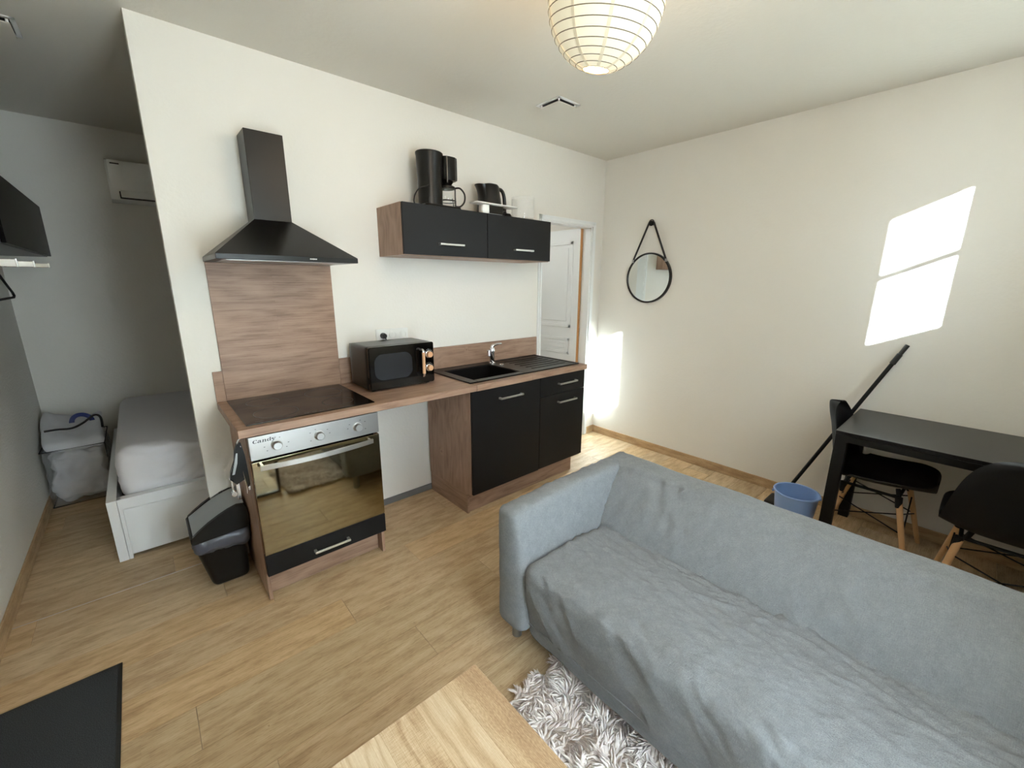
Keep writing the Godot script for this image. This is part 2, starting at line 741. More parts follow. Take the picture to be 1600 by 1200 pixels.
# ---------------------------------------------------------------- setting
func shell() -> void:
	var m := MB.new()
	m.cube(Vector3(0.424, 0, -0.08), Vector3(2.885, CEIL, 0), 0)
	m.cube(Vector3(2.885, 2.03, -0.08), Vector3(3.545, CEIL, 0), 0)
	m.cube(Vector3(3.545, 0, -0.08), Vector3(RIGHT, CEIL, 0), 0)
	struct("wall_kitchen", m, M.paint_wall, "cream painted wall behind the kitchen units and the range hood", "wall")
	m = MB.new()
	m.cube(Vector3(RIGHT, -0.1, BACK - 0.2), Vector3(RIGHT + 0.25, CEIL + 0.2, FRONT + 0.45), 0)
	struct("wall_right", m, M.paint_wall, "plain cream wall with the round mirror and patches of sunlight", "wall")
	m = MB.new()
	m.cube(Vector3(LEFT - 0.25, -0.1, BACK - 0.2), Vector3(LEFT, CEIL + 0.2, FRONT + 0.45), 0)
	struct("wall_left", m, M.paint_rough, "rough plastered white wall at the left edge beside the alcove", "wall")
	m = MB.new()
	m.cube(Vector3(LEFT, -0.1, BACK - 0.2), Vector3(RIGHT, CEIL + 0.2, BACK), 0)
	struct("wall_back", m, M.paint_wall, "back wall of the sleeping alcove below the air conditioner", "wall")
	m = MB.new()
	m.cube(Vector3(2.15, 0, BACK), Vector3(2.25, CEIL, -0.08), 0)
	struct("wall_divider", m, M.paint_wall, "partition between the alcove and the room behind the door", "wall")
	# window wall behind the camera: two tall openings
	m = MB.new()
	var z0 := FRONT
	var z1 := FRONT + 0.45
	var xs := [LEFT]
	for q in OPENINGS:
		xs.append_array([q[0], q[1]])
	xs.append(RIGHT)
	for k in range(0, xs.size(), 2):
		if xs[k + 1] - xs[k] < 0.01:
			continue
		m.cube(Vector3(xs[k], 0, z0), Vector3(xs[k + 1], CEIL, z1), 0)
	for q in OPENINGS:
		m.cube(Vector3(q[0], 0, z0), Vector3(q[1], q[2], z1), 0)
		if q[3] < CEIL:
			m.cube(Vector3(q[0], q[3], z0), Vector3(q[1], CEIL, z1), 0)
	struct("wall_window", m, M.paint_wall, "wall behind the viewer with deep curtained window openings", "wall")
	m = MB.new()
	m.cube(Vector3(LEFT, CEIL, BACK), Vector3(RIGHT, CEIL + 0.2, FRONT + 0.45), 0)
	struct("ceiling", m, M.paint_ceiling, "flat cream ceiling above the room and the alcove", "ceiling")
	# skirting boards
	m = MB.new()
	m.cube(Vector3(RIGHT - 0.012, 0, 0), Vector3(RIGHT, 0.072, FRONT), 0.003, 2)
	struct("baseboard_right", m, M.oak_skirting, "oak skirting board along the right wall behind the sofa", "skirting board")
	m = MB.new()
	m.cube(Vector3(3.6, 0, 0), Vector3(RIGHT - 0.012, 0.072, 0.012), 0.003, 0)
	struct("baseboard_corner", m, M.oak_skirting, "short oak skirting board between the door frame and the corner", "skirting board")
	m = MB.new()
	m.cube(Vector3(LEFT, 0, BACK), Vector3(LEFT + 0.012, 0.08, FRONT), 0.003, 2)
	struct("baseboard_left", m, M.oak_skirting, "oak skirting board at the foot of the left wall", "skirting board")
	m = MB.new()
	m.cube(Vector3(LEFT + 0.012, 0, BACK), Vector3(2.15, 0.08, BACK + 0.012), 0.003, 0)
	struct("baseboard_back", m, M.oak_skirting, "oak skirting board at the foot of the alcove back wall", "skirting board")
	m = MB.new()
	m.cube(Vector3(1.16, 0, 0), Vector3(1.76, 0.045, 0.012), 0.002, 0)
	struct("baseboard_kitchen", m, M.grey_strip, "grey strip at the foot of the wall between oven and sink units", "skirting board")
	m = MB.new()
	m.cube(Vector3(LEFT + 0.012, -0.004, -0.073), Vector3(0.43, 0.0016, -0.067), 0.001)
	struct("trim_2", m, M.rug_back, "thin pale strip across the floor at the alcove entrance", "floor trim")
	# outside, beyond the windows
	m = MB.new()
	m.cube(Vector3(-14, -0.6, FRONT + 0.4), Vector3(18, -0.4, 30), 0)
	struct("ground", m, M.gravel, "gravel yard outside the windows", "ground")
	m = MB.new()
	m.cube(Vector3(0.35, -0.4, 8.0), Vector3(14, 8.8, 15), 0.02)
	m.cube(Vector3(0.15, 8.8, 7.8), Vector3(14.2, 9.1, 15.2), 0.02)
	struct("wall_outside", m, M.stone_house, "tall stone house across the yard", "house")


func floor_planks() -> void:
	var f := Node3D.new()
	f.name = "floor"
	add_child(f)
	f.set_meta("kind", "structure")
	tag(f, "oak laminate floor of long planks running along the kitchen", "floor")
	org = Vector3.ZERO
	var m := MB.new()
	m.cube(Vector3(LEFT, -0.1, BACK), Vector3(RIGHT, -0.008, FRONT + 0.45), 0)
	part(f, "subfloor", m, M.grey_strip)
	var wd := 0.195
	var z := -0.07 - wd * 10
	var row := 0
	while z < FRONT:
		var x: float = LEFT - [0.35, 0.95, 0.1, 0.7, 1.2, 0.52][row % 6]
		while x < RIGHT:
			var a := Vector3(maxf(x, LEFT), -0.0085, maxf(z, BACK))
			var b := Vector3(minf(x + 1.29, RIGHT), 0.0, minf(z + wd, FRONT))
			if b.x - a.x > 0.02 and b.z - a.z > 0.01:
				m = MB.new()
				m.cube(a + Vector3(0.0003, 0, 0.0003), b - Vector3(0.0003, 0, 0.0003), 0.0012, 0, Vector2(rng.randf() * 4.0, rng.randf() * 3.0))
				part(f, "plank", m, M["oak_%d" % rng.randi_range(0, 3)])
			x += 1.29
		z += wd
		row += 1


func windows() -> void:
	var names := ["tall window behind the coffee table", "tall window behind the desk end of the room"]
	for k in OPENINGS.size():
		var x0: float = OPENINGS[k][0]
		var x1: float = OPENINGS[k][1]
		var y0: float = OPENINGS[k][2]
		var y1: float = OPENINGS[k][3]
		var zf := FRONT + 0.4
		org = Vector3.ZERO
		var w := Node3D.new()
		w.name = "window_%d" % (k + 1)
		add_child(w)
		w.set_meta("kind", "structure")
		tag(w, names[k], "window")
		var m := MB.new()
		m.cube(Vector3(x0, y0, zf), Vector3(x0 + 0.045, y1, zf + 0.05), 0.004)
		m.cube(Vector3(x1 - 0.045, y0, zf), Vector3(x1, y1, zf + 0.05), 0.004)
		m.cube(Vector3(x0, y0, zf), Vector3(x1, y0 + (0.06 if k < 1 else 0.22), zf + 0.05), 0.004)
		m.cube(Vector3(x0, y1 - 0.01, zf), Vector3(x1, y1, zf + 0.05), 0.004)
		part(w, "window_frame", m, M.paint_white)
		for y in [0.54, 0.97, 1.4, 1.83, 2.254]:
			if y < y1 - 0.1 and y > y0 + 0.3:
				m = MB.new()
				m.cube(Vector3(x0 + 0.04, y - 0.014, zf + 0.008), Vector3(x1 - 0.04, y + 0.014, zf + 0.04), 0.003)
				part(w, "muntin", m, M.paint_white)
		m = MB.new()
		m.cube(Vector3(x0 + 0.04, y0 + 0.05, zf + 0.022), Vector3(x1 - 0.04, y1 - 0.005, zf + 0.026), 0)
		part(w, "pane", m, M.clear_glass)
		m = MB.new()
		m.cube(Vector3(x0, y0, FRONT - 0.02), Vector3(x1, y0 + 0.015, zf), 0.003)
		part(w, "window_sill", m, M.paint_white)
		var top: float = OPENINGS[k][4]
		if top < y0:
			continue
		m = MB.new()
		m.surf(60, 2, func(u: float, v: float) -> Vector3:
			return Vector3(lerpf(x0 + 0.01, x1 - 0.01, u), lerpf(y0 + 0.03, top, v), zf - 0.022 + 0.009 * sin(u * 55.0)))
		part(w, "net_curtain", m, M.net)
		m = MB.new()
		m.rod(Vector3(x0, top, zf - 0.022), Vector3(x1, top, zf - 0.022), 0.006)
		part(w, "curtain_rod", m, M.steel)


func inner_door() -> void:
	# frame of the doorway
	var m := MB.new()
	m.cube(Vector3(2.853, 0, 0), Vector3(2.89, 2.068, 0.008), 0.002)
	m.cube(Vector3(3.54, 0, 0), Vector3(3.6, 2.068, 0.008), 0.002)
	m.cube(Vector3(2.853, 2.025, 0), Vector3(3.6, 2.068, 0.008), 0.002)
	m.cube(Vector3(2.872, 0, 0.006), Vector3(2.89, 2.045, 0.016), 0.003)
	m.cube(Vector3(3.548, 0, 0.006), Vector3(3.575, 2.045, 0.016), 0.003)
	m.cube(Vector3(2.872, 2.025, 0.006), Vector3(3.575, 2.045, 0.016), 0.003)
	m.cube(Vector3(2.885, 0, -0.085), Vector3(2.9, 2.03, 0.006), 0.002)
	m.cube(Vector3(3.53, 0, -0.085), Vector3(3.545, 2.03, 0.006), 0.002)
	m.cube(Vector3(2.885, 2.015, -0.085), Vector3(3.545, 2.03, 0.006), 0.002)
	struct("trim_1", m, M.paint_white, "white painted frame of the open doorway right of the sink", "door frame")
	# the leaf, swung away into the room behind; its face looks left (-x)
	org = Vector3.ZERO
	var d := Node3D.new()
	d.name = "door_1"
	add_child(d)
	d.set_meta("kind", "structure")
	tag(d, "white panelled door standing open behind the sink", "door")
	var xf := 3.498
	m = MB.new()
	m.cube(Vector3(xf, 0.01, -0.72), Vector3(xf + 0.034, 2.018, -0.09), 0.001)
	part(d, "leaf", m, M.door_white)
	m = MB.new()
	m.cube(Vector3(xf + 0.0005, 0.011, -0.09), Vector3(xf + 0.0335, 2.017, -0.087), 0.0005)
	part(d, "hinge_edge", m, M.raw_pine, "bare wooden edge")
	for pn in [[0.985, 0.82, -0.63, -0.18], [1.91, 1.09, -0.63, -0.17], [0.74, 0.2, -0.63, -0.18]]:
		m = MB.new()
		var y1: float = pn[0]
		var y0: float = pn[1]
		var za: float = pn[2]
		var zb: float = pn[3]
		var w := 0.03
		# raised moulding as four mitred strips, then the raised field
		for e in [[Vector3(xf - 0.007, y0, za), Vector3(xf, y0 + w, zb)], [Vector3(xf - 0.007, y1 - w, za), Vector3(xf, y1, zb)], [Vector3(xf - 0.007, y0, za), Vector3(xf, y1, za + w)], [Vector3(xf - 0.007, y0, zb - w), Vector3(xf, y1, zb)]]:
			m.cube(e[0], e[1], 0.006)
		m.cube(Vector3(xf - 0.005, y0 + w + 0.03, za + w + 0.03), Vector3(xf, y1 - w - 0.03, zb - w - 0.03), 0.004)
		part(d, "moulded_panel", m, M.door_white)
	for y in [0.25, 1.05, 1.8]:
		m = MB.new()
		m.rod(Vector3(xf + 0.038, y - 0.04, -0.086), Vector3(xf + 0.038, y + 0.04, -0.086), 0.006)
		part(d, "hinge", m, M.steel)


# ---------------------------------------------------------------- alcove
func back_room_lamp() -> void:
	var c := Vector3(2.62, 2.38, -0.95)
	var o := thing("ceiling_lamp", "plain glowing globe lamp in the room behind the open door", "lamp", c)
	var m := MB.new()
	m.soft(c - Vector3.ONE * 0.09, c + Vector3.ONE * 0.09, 0.0895, 0.03)
	part(o, "globe", m, M.bulb_glow)
	m = MB.new()
	m.rod(c + Vector3(0, 0.088, 0), Vector3(c.x, CEIL, c.z), 0.02)
	part(o, "stem", m, M.white_plastic)
	var l := OmniLight3D.new()
	l.name = "back_room_light"
	l.light_color = Color(0.95, 0.98, 1.0)
	l.light_energy = 0.17
	l.light_size = 0.09
	l.omni_range = 6.0
	l.omni_attenuation = 2.0
	l.shadow_enabled = true
	l.position = c
	add_child(l)


func alcove() -> void:
	# bed frame
	var o := thing("bed_frame", "white box bed frame low in the alcove behind the kitchen wall", "bed", Vector3(0.7, 0, -1.15))
	var zf := -0.372
	var m := MB.new()
	m.cube(Vector3(0, 0, -1.93), Vector3(0.042, 0.363, zf), 0.002)
	part(o, "side_panel", m, M.bed_white)
	m = MB.new()
	m.cube(Vector3(1.42, 0, -1.93), Vector3(1.462, 0.363, zf), 0.002)
	part(o, "side_panel", m, M.bed_white)
	m = MB.new()
	m.cube(Vector3(0.0425, 0, zf - 0.05), Vector3(0.06, 0.363, zf - 0.001), 0.002)
	part(o, "stile", m, M.bed_white)
	m = MB.new()
	m.cube(Vector3(0.042, 0.3, zf - 0.05), Vector3(1.42, 0.363, zf), 0.002)
	part(o, "top_rail", m, M.bed_white)
	m = MB.new()
	m.cube(Vector3(0.044, 0.022, zf - 0.03), Vector3(1.418, 0.298, zf - 0.008), 0.002)
	part(o, "front_panel", m, M.bed_white)
	m = MB.new()
	m.cube(Vector3(0.042, 0.2, -1.93), Vector3(1.42, 0.24, zf - 0.05), 0.002)
	part(o, "base_board", m, M.dark_cloth)
	# mattress with its fitted sheet
	var wr := noise(81, 3.0, 2)
	m = MB.new()
	m.soft(Vector3(0.062, 0.305, -1.92), Vector3(1.4, 0.615, -0.43), 0.075, 0.025, func(p: Vector3, nn: Vector3) -> Vector3:
		var amp := 0.006 * clampf((p.z + 0.62) / 0.2, 0, 1)
		var fold := wr.get_noise_3d(p.x * 0.9, p.y * 9.0 + p.x * 2.2, p.z)
		return p + nn * (fold * amp * (1.6 + 3.0 * clampf((p.x - 0.1) / 0.2, 0, 1))) - Vector3(0, 0.012 * clampf((p.z + 0.5) / 0.1, 0, 1), 0))
	single("mattress", m, M.sheet_white, "thick mattress in a wrinkled white fitted sheet on the bed frame", "mattress", Vector3(0.73, 0.305, -1.17))
	m = MB.new()
	m.soft(Vector3(0.16, 0.24, -0.56), Vector3(0.36, 0.3, -0.43), 0.02, 0.02)
	single("folded_cloth", m, M.red_cloth, "dark red cloth tucked in the bed frame under the mattress", "cloth", Vector3(0.26, 0.24, -0.5))
	# storage bag with bedding
	o = thing("storage_bag", "clear zipped storage bag with black piping beside the bed", "storage bag", Vector3(-0.2, 0, -1.6))
	var lo := Vector3(-0.345, 0.004, -1.86)
	var hi := Vector3(-0.03, 0.41, -1.41)
	var fn := noise(83, 9.0, 2)
	var wf := func(p: Vector3, nn: Vector3) -> Vector3:
		return p + nn * fn.get_noise_3dv(p) * 0.016
	m = MB.new()
	m.soft(lo, hi, 0.03, 0.02, wf)
	part(o, "film", m, M.clear_film)
	m = MB.new()
	for y in [0.012, 0.408]:
		m = MB.new()
		m.tube([Vector3(lo.x, y, hi.z), Vector3(hi.x, y, hi.z), Vector3(hi.x, y, lo.z), Vector3(lo.x, y, lo.z)], 0.0035, 8, true)
		if y > 0.1:
			m.rod(Vector3(hi.x, 0.3, hi.z), Vector3(hi.x, 0.408, hi.z), 0.0035)
		part(o, "piping", m, M.rubber_black)
	m = MB.new()
	m.soft(Vector3(-0.338, 0.38, -1.85), Vector3(-0.036, 0.455, -1.42), 0.035, 0.02, func(p: Vector3, nn: Vector3) -> Vector3:
		return p + nn * fn.get_noise_3dv(p * 0.6) * 0.02 + Vector3(0, (0.13 + 0.05 * sin(p.x * 11.0)) * clampf((-1.43 - p.z) / 0.36, 0, 1), 0))
	part(o, "lid", m, M.duvet_white)
	m = MB.new()
	m.sheet(16, 2, func(u: float, w: float) -> Vector3:
		var a := PI * u
		var q := 0.044 + 0.032 * w
		return Vector3(-0.125 + q * 0.85 * cos(a), 0.555 + q * 0.85 * sin(a), -1.53 + 0.01 * sin(a * 2.0)), 0.004)
	part(o, "handle", m, M.blue_label, "blue webbing handle")
	m = MB.new()
	m.tube(smooth([Vector3(-0.31, 0.53, -1.5), Vector3(-0.25, 0.53, -1.5), Vector3(-0.18, 0.525, -1.5), Vector3(-0.12, 0.55, -1.5), Vector3(-0.06, 0.59, -1.52), Vector3(-0.03, 0.57, -1.52), Vector3(-0.028, 0.5, -1.5)]), 0.007, 8)
	part(o, "strap", m, M.rubber_black)
	m = MB.new()
	var dn := noise(84, 5.0, 3)
	m.soft(Vector3(-0.335, 0.01, -1.85), Vector3(-0.04, 0.37, -1.425), 0.05, 0.015, func(p: Vector3, nn: Vector3) -> Vector3:
		return p + nn * (dn.get_noise_3dv(p * Vector3(1.6, 1.5, 1.6)) * 0.045 - 0.012))
	single("duvet", m, M.duvet_white, "crumpled white duvet packed inside the clear bag", "duvet", Vector3(-0.19, 0.02, -1.64))
	# air conditioner
	o = thing("air_conditioner", "white split air conditioner high on the alcove back wall", "air conditioner", Vector3(0.67, 2.085, -1.87))
	var poly := PackedVector2Array([Vector2(0, 2.095), Vector2(0.1, 2.085), Vector2(0.165, 2.1), Vector2(0.19, 2.14), Vector2(0.205, 2.2), Vector2(0.205, 2.33), Vector2(0.19, 2.36), Vector2(0.16, 2.368), Vector2(0, 2.368)])
	m = MB.new()
	m.xf = Transform3D(Basis(Vector3.BACK, Vector3.UP, Vector3.LEFT), Vector3(0, 0, BACK))
	m.prism(poly, -0.268, -1.07)
	part(o, "housing", m, M.ac_white)
	m = MB.new()
	m.soft(Vector3(0.28, 2.175, -1.768), Vector3(1.058, 2.36, -1.758), 0.004, 0.05, func(p: Vector3, _n: Vector3) -> Vector3:
		return p + Vector3(0, 0, -0.012 * pow(clampf((2.24 - p.y) / 0.07, 0, 1), 2)))
	part(o, "front_panel", m, M.ac_white)
	m = MB.new()
	m.xf = Transform3D(Basis(Vector3.RIGHT, -0.5), Vector3(0, 2.135, -1.772))
	m.cube(Vector3(0.325, -0.03, 0), Vector3(1.02, 0.03, 0.012), 0.003)
	part(o, "louvre", m, M.ac_white)
	m = MB.new()
	m.xf = Transform3D(Basis(Vector3.RIGHT, -0.5), Vector3(0, 2.135, -1.772))
	m.cube(Vector3(0.318, -0.036, -0.004), Vector3(1.027, 0.036, 0.006), 0.001)
	part(o, "outlet", m, M.print_dark)
	m = MB.new()
	m.cube(Vector3(0.295, 2.333, -1.76), Vector3(0.345, 2.341, -1.7575), 0.0005)
	part(o, "badge", m, M.print_dark)
	# black cupboard on the left wall with its pull-out rail
	o = thing("wall_cupboard", "long black cupboard hung high on the left wall", "cupboard", Vector3(-0.23, 1.672, -0.92))
	m = MB.new()
	m.cube(Vector3(LEFT, 1.672, -1.62), Vector3(-0.106, 1.985, -0.235), 0.002)
	part(o, "body", m, M.cupboard_grey)
	m = MB.new()
	m.cube(Vector3(-0.104, 1.676, -1.618), Vector3(-0.088, 1.985, -0.237), 0.002)
	part(o, "front_panel", m, M.gloss_dark, "black front")
	o = thing("pullout_rail", "chrome telescopic clothes rail under the black wall cupboard", "clothes rail", Vector3(-0.15, 1.575, -0.27))
	for s in [[-0.33, -0.075, 0.034], [-0.078, -0.025, 0.026], [-0.028, 0.019, 0.018]]:
		m = MB.new()
		m.cube(Vector3(s[0], 1.578, -0.27 - s[2] * 0.3), Vector3(s[1], 1.578 + s[2], -0.27 + s[2] * 0.3), 0.003)
		m.cube(Vector3(s[1] - 0.006, 1.577, -0.27 - s[2] * 0.36), Vector3(s[1] + 0.001, 1.58 + s[2], -0.27 + s[2] * 0.36), 0.002)
		part(o, "rail_section", m, M.chrome)
	for x in [-0.31, -0.17]:
		m = MB.new()
		m.cube(Vector3(x - 0.012, 1.605, -0.277), Vector3(x + 0.012, 1.673, -0.263), 0.002)
		part(o, "bracket", m, M.steel)
	# wire hanger on the rail
	m = MB.new()
	var hx := -0.138
	var hz := -0.27
	m.tube(smooth([Vector3(hx, 1.585, hz - 0.022), Vector3(hx, 1.608, hz - 0.015), Vector3(hx, 1.618, hz + 0.002), Vector3(hx, 1.6, hz + 0.018), Vector3(hx, 1.575, hz + 0.005), Vector3(hx, 1.545, hz)]), 0.003, 8)
	m.tube([Vector3(hx, 1.545, hz), Vector3(hx, 1.525, hz - 0.04), Vector3(hx, 1.468, hz - 0.175), Vector3(hx, 1.452, hz - 0.197), Vector3(hx, 1.444, hz - 0.18), Vector3(hx, 1.442, hz + 0.18), Vector3(hx, 1.452, hz + 0.197), Vector3(hx, 1.468, hz + 0.175), Vector3(hx, 1.525, hz + 0.04)], 0.005, 8, true)
	single("coat_hanger", m, M.black_matte, "dark coat hanger on the chrome rail at the left edge", "hanger", Vector3(hx, 1.44, hz))


# ---------------------------------------------------------------- kitchen
func bar_handle(parent: Node3D, x0: float, x1: float, y: float, z: float, called := "handle", depth := 0.03) -> void:
	var m := MB.new()
	m.cube(Vector3(x0, y - 0.006, z + depth - 0.01), Vector3(x1, y + 0.006, z + depth), 0.002)
	for x in [x0, x1 - 0.012]:
		m.cube(Vector3(x, y - 0.006, z - 0.001), Vector3(x + 0.012, y + 0.006, z + depth - 0.004), 0.001)
	part(parent, called, m, M.steel_handle, "brushed metal bar handle")


func kitchen() -> void:
	var m := MB.new()
	# oven housing
	var o := thing("oven_cabinet", "walnut-look oven housing with a black drawer under the hob", "cabinet", Vector3(0.858, 0, 0.25))
	for x in [0.558, 1.142]:
		m = MB.new()
		m.cube(Vector3(x, 0, 0.02), Vector3(x + 0.016, 0.872, 0.492), 0.001, 1)
		part(o, "side_panel", m, M.walnut)
	m = MB.new()
	m.cube(Vector3(0.575, 0, 0.42), Vector3(1.141, 0.145, 0.436), 0.001, 0)
	part(o, "plinth", m, M.walnut)
	m = MB.new()
	m.cube(Vector3(0.5745, 0.255, 0.04), Vector3(1.1415, 0.27, 0.47), 0.001, 0)
	part(o, "shelf", m, M.walnut)
	m = MB.new()
	m.cube(Vector3(0.561, 0.151, 0.494), Vector3(1.155, 0.26, 0.53), 0.002)
	var dr := part(o, "drawer", m, M.front_black, "matte black drawer front")
	bar_handle(dr, 0.771, 0.948, 0.198, 0.53)
	# oven
	o = thing("oven", "steel and mirror-glass built-in oven under the hob", "oven", Vector3(0.858, 0.27, 0.3))
	m = MB.new()
	m.cube(Vector3(0.577, 0.272, 0.06), Vector3(1.139, 0.86, 0.493), 0.002)
	part(o, "body", m, M.black_plastic)
	m = MB.new()
	m.cube(Vector3(0.5605, 0.745, 0.494), Vector3(1.1555, 0.855, 0.53), 0.002)
	var panel := part(o, "control_panel", m, M.steel, "brushed steel control panel")
	for x in [0.669, 0.855, 1.043]:
		m = MB.new()
		m.lathe([Vector2(0.024, 0), Vector2(0.024, 0.003), Vector2(0.02, 0.005), Vector2(0.019, 0.022), Vector2(0.0165, 0.025), Vector2(0, 0.025)], Vector3(x, 0.798, 0.53), Vector3.BACK, 28)
		part(panel, "knob", m, M.knob_silver)
	m = MB.new()
	for k in [0, 1, 2]:
		var cx: float = [0.669, 0.855, 1.043][k]
		for a in 8:
			var t := deg_to_rad(a * 36 - 126)
			var r := 0.045
			if (a + k) % 3 == 2:
				continue
			m.box(Vector3(cx + sin(t) * r * 1.1, 0.799 + cos(t) * r * 0.75, 0.5302), Vector3(0.006, 0.0025, 0.0006), 0)
	part(panel, "printed_marks", m, M.print_dark).set_meta("kind", "stuff")
	lettering(panel, "Candy", Vector3(0.575, 0.832, 0.5302), 0.0165, M.print_dark, HORIZONTAL_ALIGNMENT_LEFT)
	m = MB.new()
	m.cube(Vector3(0.5615, 0.264, 0.494), Vector3(1.1545, 0.735, 0.53), 0.002)
	part(o, "door_glass", m, M.oven_mirror, "mirror-tinted glass door")
	m = MB.new()
	m.sheet(24, 2, func(u: float, w: float) -> Vector3:
		var x := lerpf(0.587, 1.107, u)
		return Vector3(x, 0.704 + 0.022 * w, 0.566 + 0.024 * (1.0 - pow(2.0 * u - 1.0, 2))), 0.01)
	for x in [0.592, 1.09]:
		m.cube(Vector3(x, 0.706, 0.529), Vector3(x + 0.012, 0.724, 0.562), 0.002)
	part(o, "door_handle", m, M.steel_handle, "bowed brushed steel handle")
	# worktop, boards behind it
	m = MB.new()
	m.cube(Vector3(0.522, 0.872, 0.002), Vector3(1.775, 0.91, 0.576), 0.003, 0)
	m.cube(Vector3(1.775, 0.872, 0.002), Vector3(1.81, 0.91, 0.576), 0.0, 0)
	m.cube(Vector3(2.25, 0.872, 0.002), Vector3(2.846, 0.91, 0.576), 0.003, 0)
	m.cube(Vector3(1.81, 0.872, 0.485), Vector3(2.25, 0.91, 0.576), 0.0, 0)
	m.cube(Vector3(1.81, 0.872, 0.002), Vector3(2.25, 0.91, 0.1), 0.0, 0)
	single("worktop", m, M.walnut, "long walnut-look kitchen worktop over the oven and sink units", "worktop", Vector3(1.68, 0.872, 0.28))
	m = MB.new()
	m.cube(Vector3(0.522, 0.9105, 0.0), Vector3(0.5645, 1.07, 0.012), 0.001, 0)
	m.cube(Vector3(1.1575, 0.9105, 0.0), Vector3(2.842, 1.07, 0.012), 0.001, 0)
	single("upstand", m, M.walnut, "low walnut-look upstand strip along the back of the worktop", "upstand", Vector3(1.68, 0.91, 0.006))
	m = MB.new()
	m.cube(Vector3(0.565, 0.9105, 0.0), Vector3(1.157, 1.612, 0.011), 0.001, 0, Vector2(0.35, 0.13))
	single("splashback", m, M.walnut, "tall walnut-look splashback board between hob and range hood", "splashback", Vector3(0.861, 0.91, 0.006))
	# hob
	o = thing("hob", "black glass hob set in the worktop above the oven", "hob", Vector3(0.852, 0.91, 0.27))
	m = MB.new()
	m.cube(Vector3(0.562, 0.9102, 0.02), Vector3(1.142, 0.916, 0.535), 0.002)
	part(o, "glass_plate", m, M.glass_black)
	for q in [[0.7, 0.17, 0.075], [0.71, 0.4, 0.095], [1.0, 0.17, 0.095], [1.0, 0.4, 0.075]]:
		m = MB.new()
		m.lathe([Vector2(q[2] - 0.0012, 0.0), Vector2(q[2] - 0.0012, 0.0003), Vector2(q[2] + 0.0012, 0.0003), Vector2(q[2] + 0.0012, 0)], Vector3(q[0], 0.9161, q[1]), Vector3.UP, 48)
		part(o, "zone_ring", m, M.ring_print)
	m = MB.new()
	for x in [0.815, 0.85, 0.885, 0.92]:
		m.lathe([Vector2(0.008, 0.0), Vector2(0.008, 0.0003), Vector2(0.0095, 0.0003), Vector2(0.0095, 0)], Vector3(x, 0.9161, 0.513), Vector3.UP, 20)
	m.cube(Vector3(0.6, 0.9161, 0.508), Vector3(0.634, 0.9164, 0.512), 0)
	part(o, "printed_controls", m, M.ring_print).set_meta("kind", "stuff")
	# sink unit
	o = thing("sink_cabinet", "walnut-look base unit with black doors under the sink", "cabinet", Vector3(2.295, 0, 0.28))
	m = MB.new()
	m.cube(Vector3(1.747, 0.152, 0.02), Vector3(1.763, 0.872, 0.535), 0.001, 1)
	part(o, "side_panel", m, M.walnut)
	m = MB.new()
	m.cube(Vector3(2.826, 0.152, 0.02), Vector3(2.842, 0.872, 0.535), 0.001, 1)
	part(o, "side_panel", m, M.walnut)
	m = MB.new()
	m.cube(Vector3(1.7635, 0.152, 0.02), Vector3(2.8255, 0.168, 0.535), 0.001, 0)
	m.cube(Vector3(1.7635, 0.152, 0.02), Vector3(2.8255, 0.7, 0.03), 0.001, 0)
	part(o, "carcass", m, M.walnut)
	m = MB.new()
	m.cube(Vector3(1.755, 0, 0.0125), Vector3(1.771, 0.1515, 0.478), 0.001, 2)
	part(o, "side_plinth", m, M.walnut)
	m = MB.new()
	m.cube(Vector3(1.7715, 0, 0.45), Vector3(2.82, 0.1515, 0.466), 0.001, 0)
	part(o, "plinth", m, M.walnut)
	m = MB.new()
	m.cube(Vector3(1.75, 0.166, 0.537), Vector3(2.348, 0.866, 0.556), 0.0015)
	var d := part(o, "door", m, M.front_black, "wide matte black door")
	bar_handle(d, 1.965, 2.165, 0.79, 0.556)
	m = MB.new()
	m.cube(Vector3(2.352, 0.17, 0.537), Vector3(2.839, 0.722, 0.556), 0.0015)
	d = part(o, "door", m, M.front_black, "narrow matte black door")
	bar_handle(d, 2.53, 2.73, 0.66, 0.556)
	m = MB.new()
	m.cube(Vector3(2.352, 0.727, 0.537), Vector3(2.839, 0.866, 0.556), 0.0015)
	d = part(o, "drawer", m, M.front_black, "matte black drawer front")
	bar_handle(d, 2.53, 2.73, 0.8, 0.556)
	sink()
	microwave()
	# wall unit
	o = thing("wall_unit", "two-door wall cabinet with black fronts hung beside the range hood", "cabinet", Vector3(2.064, 1.675, 0.16))
	m = MB.new()
	m.cube(Vector3(1.465, 1.675, 0.001), Vector3(1.481, 1.958, 0.302), 0.001, 1)
	m.cube(Vector3(2.647, 1.675, 0.001), Vector3(2.663, 1.958, 0.302), 0.001, 1)
	m.cube(Vector3(1.481, 1.675, 0.001), Vector3(2.647, 1.691, 0.302), 0.001, 0)
	m.cube(Vector3(1.481, 1.942, 0.001), Vector3(2.647, 1.958, 0.302), 0.001, 0)
	part(o, "body", m, M.walnut)
	m = MB.new()
	m.cube(Vector3(1.468, 1.679, 0.304), Vector3(2.0665, 1.957, 0.321), 0.0015)
	d = part(o, "flap_door", m, M.front_black)
	bar_handle(d, 1.696, 1.871, 1.745, 0.321, "handle", 0.026)
	m = MB.new()
	m.cube(Vector3(2.0705, 1.679, 0.304), Vector3(2.661, 1.957, 0.321), 0.0015)
	d = part(o, "flap_door", m, M.front_black)
	bar_handle(d, 2.296, 2.471, 1.743, 0.321, "handle", 0.026)
	# range hood
	o = thing("range_hood", "black chimney range hood above the tall splashback", "range hood", Vector3(0.859, 1.613, 0.2))
	m = MB.new()
